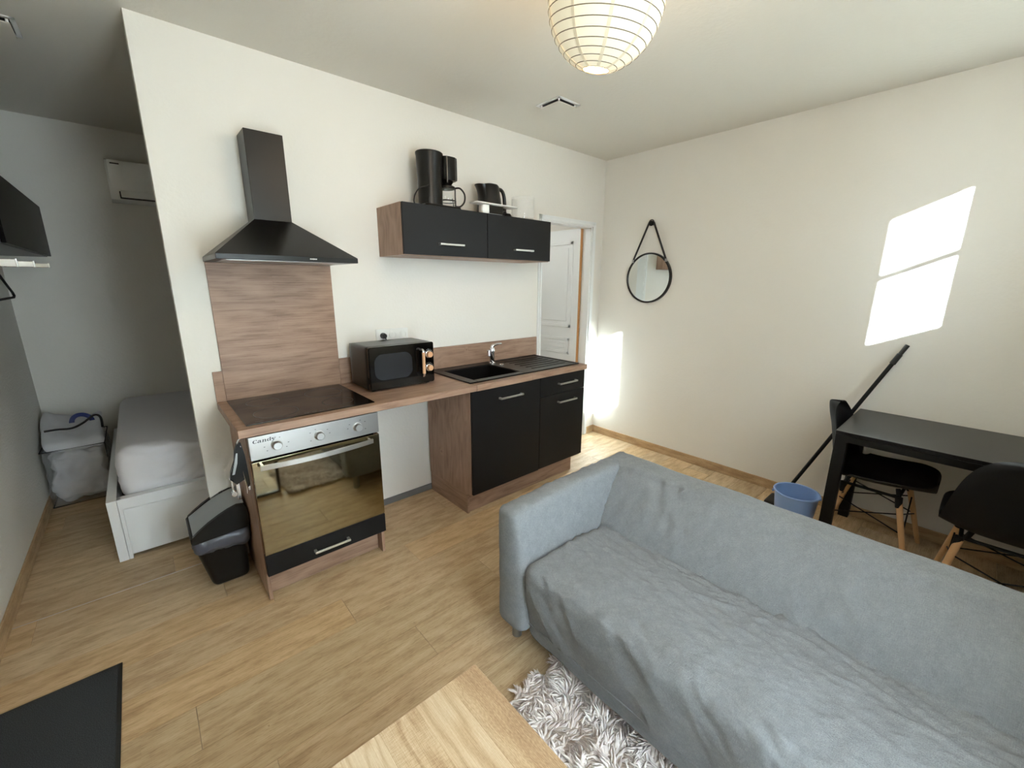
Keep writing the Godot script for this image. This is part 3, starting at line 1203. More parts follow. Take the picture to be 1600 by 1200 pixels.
	m.cube(Vector3(0.56, 1.6135, 0.001), Vector3(1.158, 1.637, 0.42), 0.002)
	part(o, "lip", m, M.hood_black)
	m = MB.new()
	var b := [Vector3(0.561, 1.637, 0.001), Vector3(1.157, 1.637, 0.001), Vector3(1.157, 1.637, 0.419), Vector3(0.561, 1.637, 0.419)]
	var t := [Vector3(0.775, 1.815, 0.001), Vector3(0.942, 1.815, 0.001), Vector3(0.942, 1.815, 0.148), Vector3(0.775, 1.815, 0.148)]
	for k in 4:
		var k2 := (k + 1) % 4
		var nn: Vector3 = -(b[k2] - b[k]).cross(t[k] - b[k]).normalized()
		if nn.dot(b[k] - Vector3(0.859, 1.7, 0.2)) < 0:
			nn = -nn
		m.quad(m.vert(b[k], nn), m.vert(b[k2], nn), m.vert(t[k2], nn), m.vert(t[k], nn))
	part(o, "canopy", m, M.hood_black)
	m = MB.new()
	m.cube(Vector3(0.775, 1.812, 0.001), Vector3(0.942, 2.212, 0.148), 0.0015)
	part(o, "chimney", m, M.hood_black)
	m = MB.new()
	for k in 5:
		m.box(Vector3(0.932 + k * 0.0065, 1.626, 0.4203), Vector3(0.0045, 0.005 if k != 2 else 0.006, 0.0006), 0)
	part(o, "badge", m, M.print_white).set_meta("kind", "stuff")
	m = MB.new()
	m.cube(Vector3(0.6, 1.611, 0.06), Vector3(1.12, 1.6145, 0.38), 0.001)
	part(o, "filter", m, M.steel)
	# socket strip and the plug in it
	o = thing("socket_strip", "white triple wall socket above the microwave", "socket", Vector3(1.515, 1.145, 0))
	m = MB.new()
	m.xf = Transform3D(Basis(), Vector3(1.516, 1.186, 0))
	m.prism(rounded(0.222, 0.083, 0.006), 0.0, 0.009)
	part(o, "plate", m, M.white_plastic)
	for x in [1.446, 1.516, 1.587]:
		m = MB.new()
		m.lathe([Vector2(0.0235, 0.0), Vector2(0.0235, 0.004), Vector2(0.021, 0.0045), Vector2(0.02, -0.004), Vector2(0, -0.004)], Vector3(x, 1.186, 0.009), Vector3.BACK, 32)
		for s in [-0.009, 0.009]:
			m.rod(Vector3(x + s, 1.18, 0.0045), Vector3(x + s, 1.18, 0.0056), 0.0025)
		m.rod(Vector3(x, 1.197, 0.005), Vector3(x, 1.197, 0.014), 0.0022)
		part(o, "socket_well", m, M.white_plastic)
	m = MB.new()
	m.lathe([Vector2(0.0, 0), Vector2(0.0185, 0), Vector2(0.0185, 0.012), Vector2(0.016, 0.03), Vector2(0.012, 0.034), Vector2(0, 0.034)], Vector3(1.448, 1.186, 0.0085), Vector3.BACK, 24)
	m.tube(smooth([Vector3(1.45, 1.18, 0.038), Vector3(1.455, 1.15, 0.045), Vector3(1.46, 1.08, 0.035), Vector3(1.46, 1.0, 0.03), Vector3(1.458, 0.93, 0.03)]), 0.004, 8)
	single("power_plug", m, M.rubber_black, "black plug in the left hole of the wall socket", "plug", Vector3(1.448, 0.93, 0.02))


func lettering(parent: Node3D, txt: String, at: Vector3, height: float, m: Material, align := HORIZONTAL_ALIGNMENT_CENTER, serif := true) -> void:
	var t := TextMesh.new()
	var f := SystemFont.new()
	f.font_names = PackedStringArray(["Droid Serif" if serif else "Droid Sans"])
	f.font_weight = 700
	t.font = f
	t.text = txt
	t.font_size = 48
	t.pixel_size = height / 36.0
	t.depth = 0.0006
	t.horizontal_alignment = align
	t.material = m
	var o := MeshInstance3D.new()
	o.name = "lettering"
	o.mesh = t
	parent.add_child(o, true)
	o.position = at - org
	if serif:
		o.basis = Basis(Vector3(1.35, 0, 0), Vector3(0.22, 1, 0), Vector3(0, 0, 1))


func sink() -> void:
	var o := thing("sink", "black composite sink with a ribbed drainer set in the worktop", "sink", Vector3(2.28, 0.91, 0.27))
	var m := MB.new()
	var y0 := 0.9105
	var y1 := 0.918
	var bx := [1.83, 2.235]
	var bz := [0.12, 0.465]
	m.cube(Vector3(1.765, y0, 0.03), Vector3(bx[0], y1, 0.525), 0.003)
	m.cube(Vector3(bx[0], y0, 0.03), Vector3(bx[1], y1, bz[0]), 0.003)
	m.cube(Vector3(bx[0], y0, bz[1]), Vector3(bx[1], y1, 0.525), 0.003)
	m.cube(Vector3(bx[1], y0, 0.03), Vector3(2.325, y1, 0.525), 0.003)
	m.cube(Vector3(2.325, y0, 0.03), Vector3(2.8, y1 - 0.003, 0.525), 0.003)
	# raised rim
	m.cube(Vector3(1.76, y0, 0.026), Vector3(2.802, y1 + 0.002, 0.036), 0.003)
	m.cube(Vector3(1.76, y0, 0.516), Vector3(2.802, y1 + 0.002, 0.528), 0.003)
	m.cube(Vector3(1.76, y0, 0.026), Vector3(1.772, y1 + 0.002, 0.528), 0.003)
	m.cube(Vector3(2.79, y0, 0.026), Vector3(2.802, y1 + 0.002, 0.528), 0.003)
	part(o, "rim", m, M.granite_black)
	m = MB.new()
	m.cube(Vector3(bx[0] - 0.008, 0.73, bz[0] - 0.008), Vector3(bx[1] + 0.008, 0.738, bz[1] + 0.008), 0.001)
	m.cube(Vector3(bx[0] - 0.008, 0.735, bz[0] - 0.008), Vector3(bx[0], 0.911, bz[1] + 0.008), 0.001)
	m.cube(Vector3(bx[1], 0.735, bz[0] - 0.008), Vector3(bx[1] + 0.008, 0.911, bz[1] + 0.008), 0.001)
	m.cube(Vector3(bx[0], 0.735, bz[0] - 0.008), Vector3(bx[1], 0.911, bz[0]), 0.001)
	m.cube(Vector3(bx[0], 0.735, bz[1]), Vector3(bx[1], 0.911, bz[1] + 0.008), 0.001)
	part(o, "bowl", m, M.granite_black)
	for k in 6:
		m = MB.new()
		m.soft(Vector3(2.38, y1 - 0.006, 0.115 + k * 0.062), Vector3(2.74, y1 + 0.001, 0.13 + k * 0.062), 0.003, 0.02)
		part(o, "drainer_rib", m, M.granite_black)
	m = MB.new()
	m.lathe([Vector2(0, 0.0), Vector2(0.03, 0.0), Vector2(0.033, 0.002), Vector2(0.033, -0.002)], Vector3(2.03, 0.739, 0.29), Vector3.UP, 28)
	part(o, "drain", m, M.chrome)
	m = MB.new()
	m.lathe([Vector2(0.017, 0.0), Vector2(0.017, 0.004), Vector2(0.012, 0.009), Vector2(0, 0.01)], Vector3(2.29, y1, 0.2), Vector3.UP, 24)
	part(o, "waste_button", m, M.chrome)
	# mixer tap
	o = thing("mixer_tap", "chrome single-lever mixer tap behind the sink bowl", "tap", Vector3(2.275, 0.918, 0.1))
	var c := Vector3(2.275, 0.918, 0.1)
	m = MB.new()
	m.lathe([Vector2(0, 0), Vector2(0.027, 0), Vector2(0.027, 0.006), Vector2(0.02, 0.012), Vector2(0.019, 0.08), Vector2(0.021, 0.085), Vector2(0.021, 0.112), Vector2(0.016, 0.122), Vector2(0, 0.124)], c, Vector3.UP, 28)
	part(o, "body", m, M.chrome)
	m = MB.new()
	m.tube(smooth([c + Vector3(0, 0.022, 0.012), c + Vector3(-0.04, 0.062, 0.045), c + Vector3(-0.085, 0.1, 0.085), c + Vector3(-0.125, 0.118, 0.122)]), 0.0135, 14)
	m.rod(c + Vector3(-0.121, 0.128, 0.118), c + Vector3(-0.121, 0.085, 0.118), 0.0145, 0.0135)
	part(o, "spout", m, M.chrome)
	m = MB.new()
	m.tube(smooth([c + Vector3(0, 0.12, 0), c + Vector3(0.01, 0.137, 0.004), c + Vector3(0.04, 0.147, 0.015), c + Vector3(0.075, 0.149, 0.025)]), [0.012, 0.012, 0.012, 0.012, 0.014, 0.0135, 0.013, 0.0125, 0.012, 0.0115, 0.011, 0.0105, 0.01, 0.0095, 0.009, 0.0085, 0.008, 0.0075, 0.007, 0.0065, 0.006, 0.006, 0.006, 0.006, 0.006], 12)
	part(o, "lever", m, M.chrome)


func microwave() -> void:
	var o := thing("microwave", "black retro microwave with copper-coloured handle on the worktop", "microwave", Vector3(1.413, 0.91, 0.2))
	var m := MB.new()
	var x0 := 1.205
	var x1 := 1.622
	m.soft(Vector3(x0, 0.92, 0.06), Vector3(x1, 1.168, 0.32), 0.008, 0.03)
	part(o, "housing", m, M.black_satin)
	m = MB.new()
	m.xf = Transform3D(Basis(), Vector3((x0 + x1) / 2, 1.044, 0))
	m.prism(rounded(x1 - x0, 0.248, 0.012), 0.32, 0.336)
	m.prism(rounded(x1 - x0 - 0.012, 0.236, 0.01), 0.336, 0.342)
	part(o, "front", m, M.glass_black, "glossy black front")
	m = MB.new()
	m.xf = Transform3D(Basis(), Vector3(1.353, 1.05, 0))
	m.prism(rounded(0.235, 0.15, 0.05, Vector2.ZERO, 10), 0.342, 0.3445)
	part(o, "window", m, mat("microwave_window", c8(40, 42, 46), 0.12))
	m = MB.new()
	m.tube(smooth([Vector3(1.528, 1.128, 0.342), Vector3(1.528, 1.13, 0.368), Vector3(1.528, 1.122, 0.377), Vector3(1.528, 1.11, 0.379)], 4), 0.0075, 12)
	part(o, "handle_bracket", m, M.chrome)
	m = MB.new()
	m.tube(smooth([Vector3(1.528, 0.972, 0.342), Vector3(1.528, 0.97, 0.368), Vector3(1.528, 0.978, 0.377), Vector3(1.528, 0.99, 0.379)], 4), 0.0075, 12)
	part(o, "handle_bracket", m, M.chrome)
	m = MB.new()
	m.rod(Vector3(1.528, 0.986, 0.379), Vector3(1.528, 1.115, 0.379), 0.009)
	part(o, "handle", m, M.copper_wood, "copper-coloured handle")
	for y in [1.095, 1.012]:
		m = MB.new()
		m.lathe([Vector2(0.023, 0), Vector2(0.023, 0.004), Vector2(0.019, 0.006)], Vector3(1.583, y, 0.342), Vector3.BACK, 28)
		part(o, "knob_collar", m, M.chrome)
		m = MB.new()
		m.lathe([Vector2(0.0185, 0.0), Vector2(0.0175, 0.022), Vector2(0.0155, 0.024), Vector2(0, 0.024)], Vector3(1.583, y, 0.345), Vector3.BACK, 28)
		part(o, "knob", m, M.copper_wood, "copper-coloured dial")
	m = MB.new()
	for y in [1.13, 1.048]:
		for k in 7:
			var a := deg_to_rad(-70 + k * 23)
			m.box(Vector3(1.583 + sin(a) * 0.029, y - 0.035 + cos(a) * 0.029, 0.3422), Vector3(0.003, 0.003, 0.0005), 0)
	part(o, "printed_marks", m, M.print_white).set_meta("kind", "stuff")
	for q in [[1.24, 0.1], [1.59, 0.1], [1.24, 0.3], [1.59, 0.3]]:
		m = MB.new()
		m.rod(Vector3(q[0], 0.91, q[1]), Vector3(q[0], 0.922, q[1]), 0.014)
		part(o, "foot", m, M.rubber_black)


func on_the_cupboard() -> void:
	var y := 1.958
	# coffee maker
	var o := thing("coffee_maker", "tall black filter coffee maker on top of the wall cabinet", "coffee maker", Vector3(1.78, y, 0.16))
	var m := MB.new()
	m.soft(Vector3(1.672, y, 0.085), Vector3(1.93, y + 0.03, 0.235), 0.012, 0.02)
	part(o, "base", m, M.black_plastic)
	m = MB.new()
	m.lathe([Vector2(0, 0.02), Vector2(0.076, 0.02), Vector2(0.077, 0.15), Vector2(0.082, 0.3), Vector2(0.085, 0.312), Vector2(0.085, 0.322), Vector2(0.08, 0.326), Vector2(0, 0.328)], Vector3(1.75, y, 0.16), Vector3.UP, 40, 1.0, 0.9)
	part(o, "water_tank", m, M.black_plastic)
	m = MB.new()
	m.xf = Transform3D(Basis(Vector3.RIGHT, Vector3.FORWARD, Vector3.UP), Vector3(1.865, y, 0.16))
	m.prism(rounded(0.1, 0.13, 0.035), 0.18, 0.312)
	m.lathe([Vector2(0.048, 0.18), Vector2(0.03, 0.155), Vector2(0.0, 0.155)], Vector3.ZERO, Vector3.BACK, 24)
	m.xf = Transform3D()
	m.soft(Vector3(1.912, y + 0.185, 0.125), Vector3(1.93, y + 0.32, 0.195), 0.006, 0.02)
	part(o, "filter_holder", m, M.black_plastic)
	m = MB.new()
	m.cube(Vector3(1.829, y + 0.16, 0.22), Vector3(1.834, y + 0.312, 0.232), 0.002)
	part(o, "trim_strip", m, M.steel)
	m = MB.new()
	m.tube(smooth([Vector3(1.7, y + 0.13, 0.235), Vector3(1.67, y + 0.115, 0.25), Vector3(1.63, y + 0.1, 0.235), Vector3(1.612, y + 0.06, 0.21), Vector3(1.615, y + 0.02, 0.2), Vector3(1.66, y + 0.005, 0.2), Vector3(1.72, y + 0.004, 0.27)]), 0.0035, 8)
	part(o, "power_cord", m, M.rubber_black)
	m = MB.new()
	m.tube(smooth([Vector3(1.95, y + 0.1, 0.1), Vector3(1.965, y + 0.06, 0.09), Vector3(1.975, y + 0.02, 0.09), Vector3(1.96, y + 0.004, 0.12), Vector3(1.9, y + 0.004, 0.08)]), 0.003, 8)
	part(o, "power_cord", m, M.rubber_black)
	# its glass jug
	o = thing("coffee_jug", "glass coffee jug with a black handle standing in the coffee maker", "jug", Vector3(1.868, y + 0.03, 0.16))
	m = MB.new()
	m.lathe([Vector2(0, 0.031), Vector2(0.05, 0.031), Vector2(0.056, 0.045), Vector2(0.057, 0.1), Vector2(0.05, 0.14), Vector2(0.048, 0.15)], Vector3(1.868, y, 0.16), Vector3.UP, 32)
	part(o, "glass", m, M.clear_glass)
	m = MB.new()
	m.lathe([Vector2(0.05, 0.136), Vector2(0.053, 0.138), Vector2(0.053, 0.15), Vector2(0.049, 0.153), Vector2(0, 0.153)], Vector3(1.868, y, 0.16), Vector3.UP, 32)
	part(o, "lid", m, M.black_plastic)
	m = MB.new()
	m.lathe([Vector2(0.058, 0.06), Vector2(0.0595, 0.06), Vector2(0.0595, 0.068), Vector2(0.058, 0.068)], Vector3(1.868, y, 0.16), Vector3.UP, 32)
	part(o, "band", m, M.black_plastic)
	m = MB.new()
	m.tube(smooth([Vector3(1.915, y + 0.145, 0.18), Vector3(1.95, y + 0.148, 0.19), Vector3(1.977, y + 0.115, 0.2), Vector3(1.975, y + 0.07, 0.2), Vector3(1.95, y + 0.04, 0.19), Vector3(1.92, y + 0.038, 0.18)]), 0.0055, 10)
	m.tube([Vector3(1.918, y + 0.15, 0.18), Vector3(1.92, y + 0.035, 0.18)], 0.0045, 8)
	part(o, "handle", m, M.black_plastic)
	# kettle
	o = thing("kettle", "black electric kettle on top of the wall cabinet", "kettle", Vector3(2.22, y, 0.13))
	var kc := Vector3(2.232, y, 0.135)
	m = MB.new()
	m.lathe([Vector2(0, 0), Vector2(0.082, 0), Vector2(0.084, 0.004), Vector2(0.084, 0.018), Vector2(0.078, 0.022), Vector2(0, 0.022)], kc, Vector3.UP, 36)
	part(o, "base", m, M.black_plastic)
	m = MB.new()
	m.lathe([Vector2(0, 0.023), Vector2(0.09, 0.023), Vector2(0.092, 0.03), Vector2(0.085, 0.09), Vector2(0.074, 0.16), Vector2(0.068, 0.205), Vector2(0.06, 0.216), Vector2(0.03, 0.224), Vector2(0, 0.225)], kc, Vector3.UP, 40)
	part(o, "jug", m, M.black_satin)
	m = MB.new()
	m.sheet(10, 10, func(u: float, w: float) -> Vector3:
		var a := lerpf(-0.6, 0.6, u)
		var r := lerpf(0.08, 0.072, w) + 0.042 * w * w * cos(a * 1.9)
		return kc + Vector3(-r * cos(a), lerpf(0.11, 0.205 + 0.004 * cos(a * 2.0), w), r * sin(a)), 0.003)
	part(o, "spout", m, M.black_satin)
	m = MB.new()
	m.tube(smooth([kc + Vector3(0.06, 0.195, 0), kc + Vector3(0.1, 0.198, 0.005), kc + Vector3(0.13, 0.175, -0.002), kc + Vector3(0.145, 0.12, -0.006), kc + Vector3(0.146, 0.06, -0.006), kc + Vector3(0.14, 0.036, 0.01), kc + Vector3(0.088, 0.04, 0.004)]), 0.0125, 12)
	part(o, "handle", m, M.black_satin)
	m = MB.new()
	for k in 4:
		m.box(kc + Vector3(-0.012 + k * 0.009, 0.052, 0.0905), Vector3(0.007, 0.007 - 0.001 * (k % 2), 0.001), 0)
	part(o, "badge", m, M.print_white).set_meta("kind", "stuff")
	# kitchen scale
	o = thing("kitchen_scale", "small kitchen scale with a flat silver tray in front of the kettle", "scale", Vector3(2.15, y, 0.275))
	m = MB.new()
	m.soft(Vector3(2.05, y + 0.001, 0.25), Vector3(2.215, y + 0.056, 0.3), 0.006, 0.02)
	part(o, "body", m, M.white_plastic)
	m = MB.new()
	m.cube(Vector3(2.1, y + 0.004, 0.299), Vector3(2.214, y + 0.054, 0.304), 0.001)
	part(o, "display", m, M.glass_black, "black display")
	m = MB.new()
	m.soft(Vector3(1.99, y + 0.057, 0.232), Vector3(2.34, y + 0.068, 0.312), 0.004, 0.03)
	part(o, "tray", m, M.white_plastic)
	m = MB.new()
	m.rod(Vector3(2.215, y + 0.03, 0.29), Vector3(2.245, y + 0.03, 0.29), 0.003)
	part(o, "switch", m, M.black_plastic)
	m = MB.new()
	m.lathe([Vector2(0, 0), Vector2(0.026, 0), Vector2(0.026, 0.01), Vector2(0.018, 0.022), Vector2(0, 0.026)], Vector3(2.285, y, 0.27), Vector3.UP, 24)
	single("bottle_cap", m, M.black_plastic, "small round black cap lying between the scale and the glass jar", "cap", Vector3(2.285, y, 0.27))
	# glass jar
	m = MB.new()
	m.lathe([Vector2(0, 0), Vector2(0.078, 0), Vector2(0.083, 0.006), Vector2(0.083, 0.15), Vector2(0.0815, 0.152), Vector2(0.08, 0.15), Vector2(0.08, 0.014), Vector2(0.074, 0.009), Vector2(0, 0.008)], Vector3(2.462, y, 0.228), Vector3.UP, 48)
	single("glass_jar", m, M.clear_glass, "empty clear glass jar at the right end of the cabinet top", "jar", Vector3(2.462, y, 0.228))


# ---------------------------------------------------------------- sofa
func sofa() -> void:
	var o := thing("sofa", "blue-grey fabric sofa with slipcover facing the coffee table", "sofa", Vector3(1.7, 0, 2.275))
	var wr := noise(91, 1.0, 2)
	var big := noise(92, 1.0, 2)
	var zc := 2.275
	# creases: ridged noise stretched along a direction
	var crease := func(a: float, b: float, s: float) -> float:
		var q: float = wr.get_noise_2d(a * s, b * s)
		return exp(-q * q / 0.02) - 0.25 + 0.4 * q
	for side in [-1, 1]:
		var m := MB.new()
		var za := 1.387 if side < 0 else 3.048
		m.soft(Vector3(1.258, 0.1, za), Vector3(2.128, 0.655, za + 0.115), 0.036, 0.018, func(p: Vector3, nn: Vector3) -> Vector3:
			var inner := clampf(-nn.z * side, 0, 1)
			p.z += -side * inner * 0.045 * clampf((0.62 - p.y) / 0.25, 0, 1)
			var top := clampf(nn.y, 0, 1)
			var q := crease.call(p.x * 17.0 + p.z * 9.0, p.z * 8.0, 1.0) as float
			p += nn * (top * 0.006 * q + 0.004 * big.get_noise_3dv(p * 5.0) + 0.002 * wr.get_noise_3dv(p * Vector3(9, 14, 14)))
			p.y -= 0.012 * top * clampf((1.45 - p.x) / 0.2, 0, 1)
			return p)
		part(o, "arm", m, M.sofa_fabric)
	var m2 := MB.new()
	m2.soft(Vector3(1.955, 0.1, 1.44), Vector3(2.13, 0.655, 3.11), 0.045, 0.012, func(p: Vector3, nn: Vector3) -> Vector3:
		var inner := clampf(-nn.x, 0, 1)
		var low := clampf((0.63 - p.y) / 0.23, 0, 1.2)
		p.x -= inner * (0.19 * low + 0.02 * sin(PI * clampf(low, 0, 1)))
		var fold := crease.call(p.z * 11.0 + p.y * 9.0, p.y * 4.0 - p.z * 1.5, 1.0) as float
		var here := clampf(0.6 + big.get_noise_2d(p.z * 3.0, 7.0) * 1.2, 0, 1)
		p += nn * (inner * here * 0.010 * fold + 0.005 * big.get_noise_3dv(p * Vector3(4, 4, 3)))
		return p)
	part(o, "backrest", m2, M.sofa_fabric)
	m2 = MB.new()
	m2.soft(Vector3(1.272, 0.078, 1.532), Vector3(1.82, 0.435, 3.018), 0.045, 0.0105, func(p: Vector3, nn: Vector3) -> Vector3:
		var top := clampf(nn.y, 0, 1)
		var front := clampf(-nn.x, 0, 1)
		var e := clampf((p.x - 1.27) / 0.5, 0, 1)
		p.y += top * (0.012 * sin(PI * e) - 0.018 * e * e)
		# pulls fanning out from the crease at the back
		var f := crease.call(p.x * 15.0 + p.z * 4.0, p.z * 2.6 - p.x * 2.0, 1.0) as float
		p += nn * (top * f * 0.010 * (0.4 + 0.8 * pow(e, 2.0)))
		var f2 := crease.call(p.z * 6.0 + p.x * 8.0 + p.y * 6.0, p.z * 3.0 - p.x * 5.0, 1.0) as float
		p += nn * 0.0038 * f2 * (top * (1.0 - e) + front)
		p += nn * 0.008 * big.get_noise_3dv(p * Vector3(3, 3, 3))
		# the loose cover runs down to the skirt, with a diagonal fold at its left end
		for q in [[1.56, 0.40, 0.9, 0.013], [1.62, 0.36, 1.0, 0.009]]:
			var a := Vector2(p.z - q[0], (q[1] - p.y) * q[2])
			var d := absf(a.x - a.y * 0.62)
			p.x -= front * q[3] * exp(-d * d / 0.0005) * clampf(a.y * 6.0, 0, 1) * clampf((0.38 - a.y) * 6.0, 0, 1)
		p.x += front * 0.05 * clampf((0.3 - p.y) / 0.22, 0, 1)
		return p)
	part(o, "seat_cover", m2, M.sofa_fabric)
	m2 = MB.new()
	m2.soft(Vector3(1.36, 0.085, 1.5), Vector3(2.05, 0.3, 3.07), 0.02, 0.05)
	part(o, "frame", m2, M.sofa_fabric)
	m2 = MB.new()
	m2.tube([Vector3(1.303, 0.155, 1.54), Vector3(1.304, 0.153, 2.0), Vector3(1.304, 0.152, 2.5), Vector3(1.303, 0.154, 3.01)], 0.004, 8)
	part(o, "seam", m2, M.sofa_fabric)
	for q in [[1.335, 1.44], [2.07, 1.44], [1.335, 3.11], [2.07, 3.11]]:
		m2 = MB.new()
		m2.rod(Vector3(q[0], 0, q[1]), Vector3(q[0], 0.13, q[1]), 0.021, 0.024, 24)
		part(o, "leg", m2, M.leg_steel)


func coffee_table() -> void:
	var o := thing("coffee_table", "light oak coffee table with black metal legs in front of the sofa", "table", Vector3(0.6, 0, 2.18))
	var m := MB.new()
	m.cube(Vector3(0.3, 0.35, 1.727), Vector3(0.897, 0.385, 2.63), 0.0015, 2, Vector2(0.15, 0.442))
	part(o, "tabletop", m, M.sonoma)
	for z in [1.737, 2.6]:
		m = MB.new()
		m.cube(Vector3(0.312, 0, z), Vector3(0.332, 0.35, z + 0.02), 0.002)
		m.cube(Vector3(0.866, 0, z), Vector3(0.886, 0.35, z + 0.02), 0.002)
		m.cube(Vector3(0.332, 0, z), Vector3(0.866, 0.02, z + 0.02), 0.002)
		m.cube(Vector3(0.332, 0.33, z), Vector3(0.866, 0.35, z + 0.02), 0.002)
		part(o, "leg_frame", m, M.black_satin)


# ---------------------------------------------------------------- rug
func rug() -> void:
	var x0 := 0.93
	var x1 := 1.47
	var z0 := 1.675
	var z1 := 2.85
	var o := thing("rug", "shaggy pinkish cream fur rug between coffee table and sofa", "rug", Vector3(1.2, 0, 2.26))
	var m := MB.new()
	m.cube(Vector3(x0, 0.001, z0), Vector3(x1, 0.012, z1), 0.003)
	part(o, "backing", m, M.rug_back)
	var lock := MB.new()
	var k := 5
	var sg := 4
	for a in k + 1:
		var t := float(a) / k
		var c := Vector3(0.55 * t * t, t * (1.0 - 0.25 * t), 0.12 * sin(t * 5.0) * t)
		var r := 0.1 * (1.0 - pow(t, 1.8)) + 0.004
		for s in sg:
			var g := TAU * s / sg
			lock.vert(c + Vector3(cos(g) * r, 0, sin(g) * r * 1.5), Vector3(cos(g), 0.3, sin(g)))
	for a in k:
		for s in sg:
			lock.quad(a * sg + s, a * sg + (s + 1) % sg, (a + 1) * sg + (s + 1) % sg, (a + 1) * sg + s)
	var lm := lock.mesh()
	lm.surface_set_material(0, M.fur)
	var mm := MultiMesh.new()
	mm.transform_format = MultiMesh.TRANSFORM_3D
	mm.use_colors = true
	mm.mesh = lm
	var cnt := 20000
	mm.instance_count = cnt
	var dirn := noise(101, 3.2, 2)
	var tone := noise(102, 7.0, 2)
	for j in cnt:
		var x := lerpf(x0 - 0.012, x1, rng.randf())
		var z := lerpf(z0 - 0.012, z1, rng.randf())
		var a := dirn.get_noise_2d(x * 2.0, z * 2.0) * 6.0 + rng.randf_range(-0.45, 0.45)
		var lean := 0.5 + 0.35 * tone.get_noise_2d(x * 2.2 + 9.0, z * 2.2)
		var l := rng.randf_range(0.035, 0.06)
		var b := Basis(Vector3.UP, a) * Basis(Vector3.BACK, -lean - rng.randf() * 0.3) * Basis.from_scale(Vector3(l, l, l) * Vector3(1, 1, 1))
		mm.set_instance_transform(j, Transform3D(b, Vector3(x, 0.008, z) - org))
		var q := clampf(0.55 + tone.get_noise_2d(x * 5.0, z * 5.0) * 0.5 + rng.randf_range(-0.2, 0.25), 0, 1)
		mm.set_instance_color(j, Color(0.56, 0.47, 0.44).lerp(Color(0.88, 0.81, 0.77), q))
	var mi := MultiMeshInstance3D.new()
	mi.name = "pile"
	mi.multimesh = mm
	mi.set_meta("kind", "stuff")
	o.add_child(mi)


# ---------------------------------------------------------------- desk, chairs
func desk() -> void:
	var o := thing("desk", "black rectangular desk against the right wall", "desk", Vector3(3.39, 0, 2.63))
	var m := MB.new()
	m.cube(Vector3(3.075, 0.722, 2.13), Vector3(3.706, 0.742, 3.13), 0.0015)
	part(o, "tabletop", m, M.black_satin)
	m = MB.new()
	m.cube(Vector3(3.077, 0.684, 2.132), Vector3(3.095, 0.7205, 3.128), 0.001)
	m.cube(Vector3(3.686, 0.684, 2.132), Vector3(3.704, 0.7205, 3.128), 0.001)
	m.cube(Vector3(3.095, 0.684, 2.132), Vector3(3.686, 0.7205, 2.15), 0.001)
	m.cube(Vector3(3.095, 0.684, 3.11), Vector3(3.686, 0.7205, 3.128), 0.001)
	part(o, "apron", m, M.black_matte)
	for q in [[3.077, 2.132], [3.649, 2.132], [3.077, 3.073], [3.649, 3.073]]:
		m = MB.new()
		m.cube(Vector3(q[0], 0, q[1]), Vector3(q[0] + 0.055, 0.7205, q[1] + 0.055), 0.002)
		part(o, "leg", m, M.black_matte)


